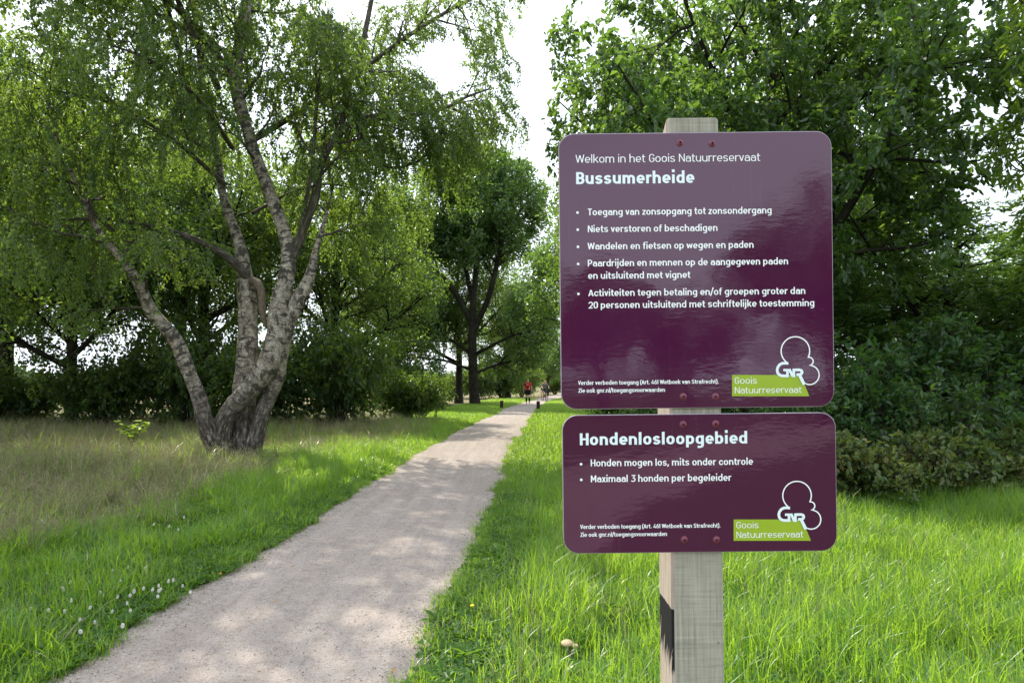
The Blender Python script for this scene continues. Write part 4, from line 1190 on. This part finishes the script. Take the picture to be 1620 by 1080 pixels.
    if ch == 'S': return CW + .02, [[(x + .02, y) for x, y in ess(CW - .02, 1.0)]]
    if ch == 'T': return .66, [[(.01, T), (.65, T)], [(.33, 0), (.33, 1 - v)]]
    if ch == 'V': return .70, [[(h*.8, 1), (.35, h*.5), (.70 - h*.8, 1)]]
    if ch == 'W': return 1.06, [[(h*.8, 1), (.27, h*.6), (.53, .94), (.79, h*.6), (1.06 - h*.8, 1)]]
    if ch == 'Z': return .66, [[(.05, T), (.60 - h*.4, T), (.07 + h*.4, B), (.62, B)]]
    if ch == '0': return CW, [oval(L, R - .02, B, T)]
    if ch == '1': return .40, [[(.03, .80), (.24, 1 - h*.9), (.24, 0)]]
    if ch == '2': return CW, [[(L, T - r*.9)] + arc_(cx, T - r, r, r, 168, -15, 12) + [(R - .03, .50), (L + .02, B), (R + .03, B)]]
    if ch == '3':
        q = (T - m) / 2; q2 = (m - B) / 2
        return CW, [[(L, T), (R - .02, T), (cx - .02, m + .04)] + arc_(R - q2 - .02, m - q2 + .04, q2 + .02, q2 + .04, 80, -90, 10) + [(L + .10, B)] + [(L - .01, B + .13)]]
    if ch == '4': return CW, [[(R - .16, 1), (L - .03, .24), (R + .06, .24)], [(R - .09, 0), (R - .09, .50)]]
    if ch == '6': return CW, [oval(L, R, B, .62), [(L, .36)] + smooth_curve([(L, .36), (L + .05, .58), (R - .12, 1.0)], 5)]
    if ch == '.': return w + .10, [[(.05 + h, 0), (.05 + h, w * 1.05)]]
    if ch == ',': return w + .10, [[(.05 + h, w * 1.05), (.05 + h, .02), (.03, -.14)]]
    if ch == '(': return .34, [smooth_curve([(.32, 1.10), (.13, .80), (.09, .45), (.13, .08), (.32, -.22)], 5)]
    if ch == ')': return .34, [smooth_curve([(.02, 1.10), (.21, .80), (.25, .45), (.21, .08), (.02, -.22)], 5)]
    if ch == '/': return .44, [[(.02, -.14), (.42, 1.10)]]
    raise ValueError(ch)
def set_line(text, w):
    x, out = 0.0, []
    for ch in text:
        a, st = glyph(ch, w)
        if ch in 'MNWwVvA': st = [[p, q] for s_ in st for p, q in zip(s_[:-1], s_[1:])]
        out += [[(x + px, py) for px, py in s_] for s_ in st]
        x += a + .045
    xs = [p[0] for s_ in out for p in s_]
    x0, x1 = min(xs) - w * .5, max(xs) + w * .5
    return [[(px - x0, py) for px, py in s_] for s_ in out], x1 - x0
def stroke(poly, pts, w, y, kz=1.0):
    """flat ribbon of width w along pts (x, z), mitred; level runs are kz times as thick"""
    P = np.asarray(pts, float)
    P = P[np.concatenate([[True], np.linalg.norm(np.diff(P, axis=0), axis=1) > 1e-7])]
    P = P * [1, 1 / kz]
    d = nrm(np.diff(P, axis=0)); n = np.stack([-d[:, 1], d[:, 0]], 1)
    m = np.empty_like(P); m[0], m[-1] = n[0], n[-1]
    mm = nrm(n[:-1] + n[1:]); m[1:-1] = mm / np.maximum(.45, (mm * n[1:]).sum(1))[:, None]
    a, b_ = P + m * w / 2, P - m * w / 2
    b0 = len(poly.v)
    poly.v += [(x, y, z * kz) for x, z in a] + [(x, y, z * kz) for x, z in b_]
    k = len(P)
    for i in range(k - 1):
        poly.f.append((b0 + i, b0 + k + i, b0 + k + i + 1, b0 + i + 1)); poly.m.append(0)
Y_PRINT = -.0004
def print_line(board, name, text, x0, x1, base, cap, wt, mat, dot=None):
    """one line of lettering, photo columns x0..x1, baseline row, cap height in photo pixels, stroke weight over cap height"""
    strokes, wid = set_line(text, wt)
    sx_, sz_ = (x1 - x0) / PXM / wid, cap / PXM
    p = S(x0, base)
    b = Poly()
    for k, st in enumerate(strokes):
        stroke(b, [(p[0] + x * sx_, p[2] + z * sz_) for x, z in st], wt * cap / PXM, Y_PRINT - (k % 5) * 4e-5, VW)
    if dot:
        c = S(*dot); b.face([(c[0] + 2.1 / PXM * math.cos(a), Y_PRINT, c[2] + 2.1 / PXM * math.sin(a)) for a in np.linspace(0, 2*math.pi, 14)[:-1]])
    return obj(name, b.mesh(name, [mat]), board)
SB, LIGHT, BOLD = .178, .118, .228
print_line(up_board, 'welcome_line', 'Welkom in het Goois Natuurreservaat', 910.5, 1203.3, 258.0, 12.8, LIGHT, M_WHITE)
print_line(up_board, 'title', 'Bussumerheide', 911.5, 1100.5, 291.5, 19.0, BOLD, M_TITLE)
for s, x0, x1, bl in [('Toegang van zonsopgang tot zonsondergang', 929, 1220.5, 340.8), ('Niets verstoren of beschadigen', 930, 1135, 367.5),
                      ('Wandelen en fietsen op wegen en paden', 929.6, 1192, 394.8), ('Paardrijden en mennen op de aangegeven paden', 930, 1246.6, 421.5),
                      ('en uitsluitend met vignet', 930.5, 1093, 441.2), ('Activiteiten tegen betaling en/of groepen groter dan', 930.6, 1273.8, 468.5),
                      ('20 personen uitsluitend met schriftelijke toestemming', 931, 1288, 487.8)]:
    dt = {340.8: (913.6, 336.4), 367.5: (914.0, 363.4), 394.8: (914.3, 390.5), 421.5: (914.6, 417.5), 468.5: (915.1, 464.8)}.get(bl)
    print_line(up_board, 'rule_line', s, x0, x1, bl, 10.6, SB, M_WHITE, dt)
print_line(up_board, 'small_print', 'Verder verboden toegang (Art. 461 Wetboek van Strafrecht).', 914.6, 1136.5, 608.6, 6.6, SB, M_WHITE)
print_line(up_board, 'small_print', 'Zie ook gnr.nl/toegangsvoorwaarden', 914.8, 1052, 620.8, 6.6, SB, M_WHITE)
print_line(lo_board, 'title', 'Hondenlosloopgebied', 917.4, 1182, 703.8, 18.8, BOLD, M_TITLE)
print_line(lo_board, 'rule_line', 'Honden mogen los, mits onder controle', 934.6, 1192, 737.2, 10.8, SB, M_WHITE, (919.2, 733.7))
print_line(lo_board, 'rule_line', 'Maximaal 3 honden per begeleider', 934.8, 1158, 762.2, 10.8, SB, M_WHITE, (919.5, 758.4))
print_line(lo_board, 'small_print', 'Verder verboden toegang (Art. 461 Wetboek van Strafrecht).', 918, 1139.4, 836.0, 6.6, SB, M_WHITE)
print_line(lo_board, 'small_print', 'Zie ook gnr.nl/toegangsvoorwaarden', 918, 1055, 848.4, 6.6, SB, M_WHITE)

def emblem(board, ox, oy, k):
    """lime block with the reserve's name, tree outline and letters; ox, oy: photo pixel of the crop's origin, k: crop pixels per photo pixel"""
    def q(u, v):
        p = S(ox + u / k, oy + v / k); return (p[0], p[2])
    b = Poly()
    b.face([(x, -.00025, z) for x, z in (q(72, 655), q(72, 957), q(1172, 957), q(1048, 655))])
    obj('lime_block', b.mesh('lime_block', [M_LIME]), board)
    def arc(cx, cy, r_, a0, a1, n=24):
        return [q(cx + r_ * math.cos(math.radians(a)), cy + r_ * math.sin(math.radians(a))) for a in np.linspace(a0, a1, n)]
    b = Poly()
    line = arc(973, 315, 203, 128, 385, 40) + arc(1168, 462, 58, -88, 75, 16)[1:] + arc(1175, 655, 136, -82, 118, 28)[1:]
    stroke(b, line, 17 / k / PXM, -.00055)
    obj('tree_outline', b.mesh('tree_outline', [M_WHITE]), board)
    b = Poly(); w = 38 / k / PXM
    stroke(b, [q(*p) for p in ((872, 492), (830, 487), (785, 490), (748, 510), (722, 545), (712, 585), (720, 625), (742, 652), (775, 666), (815, 668), (858, 668))], w, -.0008)
    stroke(b, [q(*p) for p in ((800, 586), (884, 586))], w * .9, -.0009)
    stroke(b, [q(*p) for p in ((858, 600), (858, 688))], w, -.0010)
    stroke(b, [q(*p) for p in ((884, 572), (936, 680))], w, -.0011)
    stroke(b, [q(*p) for p in ((948, 688), (948, 566))], w, -.0012)
    stroke(b, [q(*p) for p in ((966, 583), (1030, 583), (1056, 592), (1066, 616), (1056, 640), (1030, 650), (985, 650))], w, -.0013)
    stroke(b, [q(*p) for p in ((1026, 650), (1096, 792))], w * 1.15, -.0014)
    obj('emblem_letters', b.mesh('emblem_letters', [M_TITLE]), board)
    print_line(board, 'reserve_name', 'Goois', ox + 110/k, ox + 426/k, oy + 780/k, 90/k, .11, M_WHITE)
    print_line(board, 'reserve_name', 'Natuurreservaat', ox + 112/k, ox + 1068/k, oy + 917/k, 90/k, .11, M_WHITE)
emblem(up_board, 1150, 520, 9.0)
emblem(lo_board, 1152.6, 748.3, 9.0)

def bolt(board, px, py):
    c = S(px, py)
    b = Poly()
    b.lathe([(.0062, 0), (.0060, .0008), (.0046, .0012), (.0044, .0022), (.0036, .0034), (.0022, .0040), (.0021, .0016)], c, 16, 0, 'y')
    b.lathe([(.0020, .0017), (.0019, .0018)], c, 8, 1, 'y')
    obj('bolt', b.mesh('bolt', [M_BOLT, M_SOCKET]), board)
for p in ((1075.5, 226.5), (1126.3, 227.5), (1080.8, 627), (1131.5, 627)): bolt(up_board, *p)
for p in ((1080.5, 671), (1132, 670), (1082.5, 853), (1133.4, 853)): bolt(lo_board, *p)

# ------------------------------------------------------------------ bollards
M_BOLLARD = dark_bark('old_timber', ((.018, .013, .009), (.04, .028, .018), (.075, .055, .036)))
for px, py, lb in ((793.6, 646.0, 'short dark timber bollard at the left edge of the path'), (851.5, 647.3, 'short dark timber bollard at the right edge of the path, before the cyclist')):
    d = EYE * FPX / (py - HZ)
    p = at(px, py, d)
    b = Poly()
    b.lathe([(.10, -.2), (.098, .40), (.092, .44), (.075, .46)], (0, 0, 0), 12)
    o = obj('bollard', b.mesh('bollard', [M_BOLLARD]), None, (p[0], p[1], 0))
    tag(o, lb, 'bollard', 'timber bollards flanking the path')

# ------------------------------------------------------------------ people
M_SKIN = plain_mat('skin', (.50, .30, .21), .55, .4, .06)
M_RED = plain_mat('red_cloth', (.52, .012, .012), .8, .2, .12, 14)
M_BLACK = plain_mat('black_cloth', (.012, .012, .015), .8, .2, .2, 14)
M_GREY = plain_mat('grey_cloth', (.14, .13, .14), .8, .2, .15, 14)
M_DGREY = plain_mat('charcoal_cloth', (.03, .03, .036), .8, .2, .15, 14)
M_HAIRG = plain_mat('grey_hair', (.42, .41, .40), .7, .3, .2, 60)
M_HAIRB = plain_mat('brown_hair', (.16, .095, .05), .7, .3, .2, 60)
M_SHOE = plain_mat('shoe', (.16, .16, .17), .6, .4)
M_RUBBER = plain_mat('rubber', (.012, .012, .012), .7, .3)
M_FRAME = plain_mat('bicycle_paint', (.02, .02, .024), .3, .5)

def skin_mesh(name, joints, edges, mat, sub=1):
    """joints: {key: (x, y, z, radius)}; the first one is the root"""
    keys = list(joints)
    me = bpy.data.meshes.new(name)
    me.from_pydata([joints[k][:3] for k in keys], [(keys.index(a), keys.index(b)) for a, b in edges], [])
    o = bpy.data.objects.new(name, me); COL.objects.link(o)
    md = o.modifiers.new('skin', 'SKIN'); md.use_smooth_shade = True
    layer = me.skin_vertices[0] if me.skin_vertices else None
    for i, k in enumerate(keys):
        layer.data[i].radius = (joints[k][3], joints[k][3]) if len(joints[k]) == 4 else (joints[k][3], joints[k][4])
        layer.data[i].use_root = i == 0
    ms = o.modifiers.new('sub', 'SUBSURF'); ms.levels = sub; ms.render_levels = sub
    dg = bpy.context.evaluated_depsgraph_get()
    out = bpy.data.meshes.new_from_object(o.evaluated_get(dg))
    bpy.data.objects.remove(o)
    out.materials.clear(); out.materials.append(mat)
    out.polygons.foreach_set('use_smooth', np.ones(len(out.polygons), dtype=bool))
    return out
def chain(*ks): return list(zip(ks[:-1], ks[1:]))

def make_person(pose, name, label, loc, rz, shirt, shorts, hair, socks=None, sleeves=None):
    J = dict(pose)
    E = chain('pelvis', 'waist', 'chest', 'neck', 'chin', 'skull', 'crownj')
    for s in 'lr':
        E += chain('chest', 'sh' + s, 'el' + s, 'wr' + s, 'ha' + s)
        E += chain('pelvis', 'hi' + s, 'kn' + s, 'an' + s, 'to' + s)
        h = np.array(J['ha' + s][:3]); w = np.array(J['wr' + s][:3]); d = nrm(h - w)
        sgn = -1 if s == 'l' else 1
        across = nrm(np.cross(d, [sgn, .2, 0])); inn = nrm(np.cross(across, d))
        for k, (o, ln) in enumerate(((-.030, .070), (-.010, .082), (.010, .078), (.029, .062))):
            a = h + across * o + d * .02
            J[f'f{s}{k}a'] = (*a, .009); J[f'f{s}{k}b'] = (*(a + d * ln * .55 - inn * .008 * sgn), .0085); J[f'f{s}{k}c'] = (*(a + d * ln * .9 - inn * .03 * sgn), .008)
            E += chain('ha' + s, f'f{s}{k}a', f'f{s}{k}b', f'f{s}{k}c')
        a = w + d * .035 - across * .028
        J[f't{s}a'] = (*a, .011); J[f't{s}b'] = (*(a - across * .02 + d * .035), .009)
        E += chain('wr' + s, f't{s}a', f't{s}b')
    t = tag(empty(name, loc, rz), label, 'person')
    obj('body', skin_mesh('body', J, E, M_SKIN, 2), t)
    def swell(keys, edges, f, add, mat, nm):
        K = {k: (*J[k][:3], J[k][3] * f + add) for k in keys}
        obj(nm, skin_mesh(nm, K, edges, mat, 2), t)
    K = {k: (*J[k][:3], J[k][3] * 1.06 + .012) for k in ('waist', 'chest', 'shl', 'shr')}
    p_, w_ = np.array(J['pelvis'][:3]), np.array(J['waist'][:3]); K['hem'] = (*(p_ + (w_ - p_) * .12), .165)
    n_ = np.array(J['neck'][:3]); c_ = np.array(J['chest'][:3]); K['collar'] = (*(c_ + (n_ - c_) * .72), .082)
    for s in 'lr':
        a, b = np.array(J['sh' + s][:3]), np.array(J['el' + s][:3])
        K['sl' + s] = (*(a + (b - a) * (.95 if sleeves else .62)), J['el' + s][3] * 1.1 + .03)
    m = skin_mesh('shirt', K, chain('chest', 'waist', 'hem') + chain('chest', 'collar') + chain('chest', 'shl', 'sll') + chain('chest', 'shr', 'slr'), shirt, 2)
    so = obj('shirt', m, t)
    K = {'pelvis': (*J['pelvis'][:3], J['pelvis'][3] + .02)}
    EE = []
    for s in 'lr':
        a, b = np.array(J['hi' + s][:3]), np.array(J['kn' + s][:3])
        K['hi' + s] = (*a, J['hi' + s][3] + .025); K['le' + s] = (*(a + (b - a) * .82), J['kn' + s][3] + .045)
        EE += chain('pelvis', 'hi' + s, 'le' + s)
    obj('shorts', skin_mesh('shorts', K, EE, shorts, 2), t)
    for s in 'lr':
        a, b = np.array(J['kn' + s][:3]), np.array(J['an' + s][:3])
        if socks:
            obj('sock', skin_mesh('sock', {'a': (*(a + (b - a) * .12), J['kn' + s][3] + .008), 'm': (*(a + (b - a) * .4), J['kn' + s][3] + .012), 'b': (*b, J['an' + s][3] + .008)}, chain('a', 'm', 'b'), socks, 2), t)
        q = np.array(J['to' + s][:3])
        obj('shoe', skin_mesh('shoe', {'a': (*(b + (0, .04, -.03)), .05), 'm': (*((b + q) / 2 + (0, 0, -.012)), .05), 'b': (*q, .042)}, chain('a', 'm', 'b'), M_SHOE, 2), t)
    c, k = np.array(J['crownj'][:3]), np.array(J['skull'][:3])
    obj('hair', skin_mesh('hair', {'a': (*(k + (0, .035, .0)), .085), 'b': (*(c + (0, .018, .012)), .078)}, [('a', 'b')], hair, 2), t)
    # face: eyes, nose, ears, mouth
    for sd in (-1, 1):
        f = Poly(); f.lathe([(.004, -.006), (.011, 0), (.004, .006)], (k[0] + sd * .034, k[1] - .086, k[2] + .005), 8, 0, 'y')
        obj('eye', f.mesh('eye', [M_BLACK]), t)
        f = Poly(); f.tube([(k[0] + sd * .088, k[1] - .002, k[2] + .025), (k[0] + sd * .100, k[1] + .008, k[2]), (k[0] + sd * .086, k[1], k[2] - .03)], [.01, .014, .008], 6)
        obj('ear', f.mesh('ear', [M_SKIN], True), t)
    f = Poly(); f.tube([(k[0], k[1] - .085, k[2] + .008), (k[0], k[1] - .104, k[2] - .03), (k[0], k[1] - .085, k[2] - .04)], [.008, .014, .008], 8)
    obj('nose', f.mesh('nose', [M_SKIN], True), t)
    f = Poly(); f.tube([(k[0] - .024, k[1] - .078, k[2] - .066), (k[0], k[1] - .086, k[2] - .067), (k[0] + .024, k[1] - .078, k[2] - .066)], .006, 6)
    obj('mouth', f.mesh('mouth', [plain_mat('lips', (.30, .10, .08))]), t)
    return t
walk = dict(pelvis=(0,0,.93,.125), waist=(0,0,1.10,.125), chest=(0,0,1.33,.145), neck=(0,-.005,1.48,.055), chin=(0,-.025,1.56,.07), skull=(0,-.015,1.645,.088), crownj=(0,0,1.70,.072),
    shl=(-.185,.01,1.40,.062), ell=(-.265,.05,1.13,.045), wrl=(-.285,-.05,.90,.03), hal=(-.29,-.075,.83,.03),
    shr=(.185,.01,1.40,.062), elr=(.26,.0,1.13,.045), wrr=(.28,-.12,.92,.03), har=(.285,-.15,.86,.03),
    hil=(-.095,0,.87,.092), knl=(-.10,-.06,.50,.058), anl=(-.10,.06,.10,.04), tol=(-.10,-.07,.045,.036),
    hir=(.095,0,.87,.092), knr=(.11,-.12,.52,.058), anr=(.115,-.16,.11,.04), tor=(.12,-.30,.06,.036))
wd = EYE * FPX / (639 - HZ)
walker = make_person(walk, 'person', 'person in a red t-shirt and black shorts walking towards the viewer on the path', (at(835, 639, wd)[0], wd, .03), R(-4), M_RED, M_BLACK, M_HAIRG, M_BLACK)
f = Poly()   # pale lettering patch on the shirt, three short bars
for z0, x0, x1 in ((1.335, -.085, .075), (1.30, -.095, .05)):
    f.box((x0, -.186, z0), (x1, -.172, z0 + .026))
obj('shirt_print', f.mesh('shirt_print', [plain_mat('pink_print', (.72, .50, .48))]), walker)

ride = dict(pelvis=(0,.22,.98,.125), waist=(0,.12,1.13,.125), chest=(0,-.03,1.30,.145), neck=(0,-.10,1.42,.055), chin=(0,-.15,1.48,.07), skull=(0,-.15,1.565,.088), crownj=(0,-.135,1.62,.072),
    shl=(-.19,-.03,1.36,.062), ell=(-.29,-.16,1.16,.045), wrl=(-.26,-.36,1.04,.03), hal=(-.255,-.42,1.02,.03),
    shr=(.19,-.03,1.36,.062), elr=(.29,-.16,1.16,.045), wrr=(.26,-.36,1.04,.03), har=(.255,-.42,1.02,.03),
    hil=(-.10,.20,.94,.092), knl=(-.13,-.16,.70,.06), anl=(-.12,.02,.28,.04), tol=(-.12,-.12,.22,.036),
    hir=(.10,.20,.94,.092), knr=(.13,-.12,.55,.06), anr=(.12,.02,.14,.04), tor=(.12,-.12,.08,.036))
cd = EYE * FPX / (634.8 - HZ)
cpos = at(861.3, 634.8, cd)
cyclist = make_person(ride, 'person', 'person in a grey and charcoal top riding a bicycle towards the viewer', (cpos[0], cd, .03), R(14), M_GREY, M_DGREY, M_HAIRB, None, True)
bike = tag(empty('bicycle', (cpos[0], cd, .03), R(14)), 'dark bicycle ridden by the person in the grey top', 'bicycle')
def wheel(y):
    t = Poly(); a = np.linspace(0, 2*math.pi, 33)
    t.tube(np.stack([0*a, y + .335*np.cos(a), .35 + .335*np.sin(a)], 1), .02, 8, 0, False)
    o = obj('wheel', t.mesh('tyre', [M_RUBBER], True), bike)
    h = Poly()
    for k in range(14):
        b_ = k * 2 * math.pi / 14
        h.tube([(0, y, .35), (0, y + .32*math.cos(b_), .35 + .32*math.sin(b_))], .0025, 4)
    h.tube([(-.05, y, .35), (.05, y, .35)], .02, 8)
    obj('spokes', h.mesh('spokes', [plain_mat('steel', (.45, .45, .46), .3)]), o)
wheel(-.55); wheel(.52)
f = Poly()
for a, b_ in (((0,-.40,.92), (0,.02,.30)), ((0,.02,.30), (0,.20,.86)), ((0,-.36,.80), (0,.17,.80)), ((0,.02,.30), (0,.52,.35)), ((0,.17,.78), (0,.52,.35)), ((0,-.36,.99), (0,-.44,.66))):
    f.tube([a, b_], .018, 8)
for s in (-1, 1): f.tube([(s*.03,-.44,.70), (s*.055,-.55,.35)], .013, 6)
obj('frame', f.mesh('frame', [M_FRAME], True), bike)
f = Poly(); f.tube([(-.30,-.40,1.0), (-.26,-.44,1.0), (-.10,-.40,1.02), (0,-.37,1.0), (.10,-.40,1.02), (.26,-.44,1.0), (.30,-.40,1.0)], .014, 8)
obj('handlebar', f.mesh('handlebar', [M_FRAME], True), bike)
f = Poly(); f.tube([(0,.06,.88), (0,.15,.885), (0,.28,.89)], [.025, .055, .085], 10)
obj('saddle', f.mesh('saddle', [M_RUBBER], True), bike)
f = Poly(); f.tube([(-.09,.02,.22), (-.09,.02,.30), (.09,.02,.30), (.09,.02,.38)], .012, 6)
obj('crank', f.mesh('crank', [M_FRAME]), bike)
for s, z in ((-1, .20), (1, .36)):
    f = Poly(); f.box((s*.13-.05, -.03, z-.01), (s*.13+.05, .05, z+.012)); obj('pedal', f.mesh('pedal', [M_FRAME]), bike)

# ------------------------------------------------------------------ small things in the grass
def sapling():
    r = np.random.default_rng(91)
    P, A, tb = [], [], []
    for k in range(7):
        a = k * 2.4; o = r.uniform(.10, .34)
        e = np.array([o*math.cos(a), o*math.sin(a), r.uniform(.34, .58)])
        pts = np.array([[0, 0, -.02], e * [.3, .3, .5], e * [.7, .7, .85], e]); tb.append((pts, np.array([.008, .006, .004, .002]), 5))
        for t in np.linspace(.35, 1, 7):
            p = pts[1] * (1 - t) + e * t
            for _ in range(2):
                b_ = r.uniform(0, 6.28); P.append(p); A.append((math.cos(b_), math.sin(b_), r.uniform(-.1, .6)))
    P, A = np.array(P), np.array(A); k = len(P)
    return tubes_mesh('sapling_stems', tb, M_TWIG), leaves_mesh('sapling_leaves', P, A, r.normal(0, .3, (k, 3)) + [0, 0, 1.0], r.uniform(.09, .15, k), r.uniform(.045, .07, k), [M_LANCE], 'h')
plant('sapling', sapling(), (-8.45, 15.2, .0), 'small pale yellow-green sapling standing in the dry meadow grass', 'sapling', 0, 1.15, None, ('stems', 'foliage'))

# clover flowers
M_CLOVER = plain_mat('clover_white', (.82, .78, .74), .8, .2, .15, 160)
M_CLSTEM = plain_mat('clover_stem', (.05, .13, .02), .6, .3)
def clover_meshes():
    r = np.random.default_rng(3)
    k = 60
    gz = 1 - 2 * (np.arange(k) + .5) / k; ga = np.arange(k) * 2.39996
    d = np.stack([np.sqrt(1 - gz**2) * np.cos(ga), np.sqrt(1 - gz**2) * np.sin(ga), gz], 1)
    head = leaves_mesh('clover_head', d * .003 + [0, 0, .10], d + [0, 0, .35], np.roll(d, 1, 1), np.full(k, .0125), np.full(k, .0055), [M_CLOVER], 'd')
    s_ = Poly(); s_.tube([(0, 0, 0), (.004, .002, .05), (0, 0, .10)], [.0016, .0014, .0012], 5)
    return head, s_.mesh('clover_stalk', [M_CLSTEM], True)
CLH, CLS = clover_meshes()
cpx = [(20,853),(40,858),(120,835),(97,927),(80,902),(108,918),(105,930),(54,958),(75,963),(110,952),(110,966),(141,959),(155,937),(160,939),(172,962),(182,897),(200,895),(189,926),(193,917),(180,942),(201,939),(212,935),(221,929),(232,898),(236,934),(240,932),(253,933),(254,927),(264,919),(274,917),(287,923),(297,934),(250,942),(201,950),(207,961),(124,976),(151,980),(135,996),(188,993),(33,1015),(242,828),(262,833),(278,840),(290,818)]
first = None
for px, py in cpx:
    d = (EYE - .11) * FPX / (py - HZ)
    p = at(px, py, d)
    sc_ = float(rg.uniform(.5, .85))
    if first is None:
        first = empty('clover_flower', (p[0], d, 0), 0, (1.1, 1.1, 1.1))
        tag(first, 'white clover flower head standing in the green verge left of the path', 'flower', 'white clover flowers in the left verge')
        obj('flower_head', CLH, first); obj('stalk', CLS, first)
        c = first
    else:
        c = copy_tree(first)
    c.location = (p[0], d, 0); c.rotation_euler = (float(rg.normal(0, .15)), float(rg.normal(0, .15)), float(rg.uniform(0, 6.28)))
    c.scale = (sc_, sc_, float(rg.uniform(.95, 1.25)))

# fallen leaves and a mushroom
M_FALL = leaf_mat('fallen_leaf', [(.42, .16, .03), (.50, .24, .05), (.40, .22, .06)], (.5, .25, .05), .25)
def fallen(px, py, lb, size, rz):
    d = (EYE - .035) * FPX / (py - HZ)
    p = at(px, py, d)
    me = leaves_mesh('fallen_leaf', np.zeros((1, 3)), np.array([[1, 0, .06]]), np.array([[0, 0, 1.0]]), [size], [size * .6], [M_FALL], 'w')
    o = obj('fallen_leaf', me, None, (p[0], p[1], p[2] + .006)); o.rotation_euler = (.1, -.1, rz)
    tag(o, lb, 'leaf', 'fallen leaves on the path')
fallen(617, 1063, 'orange fallen leaf on the gravel near the bottom edge of the picture', .034, .4)
fallen(461, 898, 'small orange fallen leaf on the middle of the gravel', .036, 1.2)
fallen(349, 910, 'orange fallen leaf at the left margin of the gravel', .05, 2.2)
fallen(433, 953, 'yellowish fallen leaf on the gravel, left of the centre line', .03, .8)
md = EYE * FPX / (1034 - HZ)
mp = at(897, 1034, md)
mush = tag(empty('mushroom', (mp[0], md, 0)), 'pale tan mushroom in the grass left of the post', 'mushroom')
f = Poly(); f.lathe([(.030, .052), (.037, .056), (.034, .066), (.022, .075), (.004, .079)], (0, 0, 0), 14); f.lathe([(.016, .045), (.021, .049), (.016, .058), (.002, .062)], (.042, -.012, 0), 12)
obj('cap', f.mesh('mushroom_cap', [plain_mat('mushroom_cap', (.48, .34, .22), .7, .3, .25, 60)], True), mush)
f = Poly(); f.tube([(0, 0, 0), (.002, 0, .055)], [.009, .008], 8); f.tube([(.03, -.008, 0), (.042, -.012, .047)], [.006, .005], 8)
obj('stalk', f.mesh('mushroom_stalk', [plain_mat('mushroom_stalk', (.5, .44, .36), .7, .3)], True), mush)
# hawkbit flower
hd = (EYE - .14) * FPX / (957 - HZ)
hp = at(747, 957, hd)
hawk = tag(empty('hawkbit_flower', (hp[0], hd, 0)), 'small yellow flower in the grass right of the path', 'flower')
f = Poly(); f.lathe([(.004, .13), (.013, .139), (.012, .142), (.003, .141)], (0, 0, 0), 12)
obj('flower_head', f.mesh('hawkbit_head', [plain_mat('yellow_petals', (.75, .55, .03), .7, .2)]), hawk)
f = Poly(); f.tube([(0, 0, 0), (.006, 0, .07), (0, 0, .135)], .0015, 5)
obj('stalk', f.mesh('hawkbit_stalk', [M_CLSTEM]), hawk)
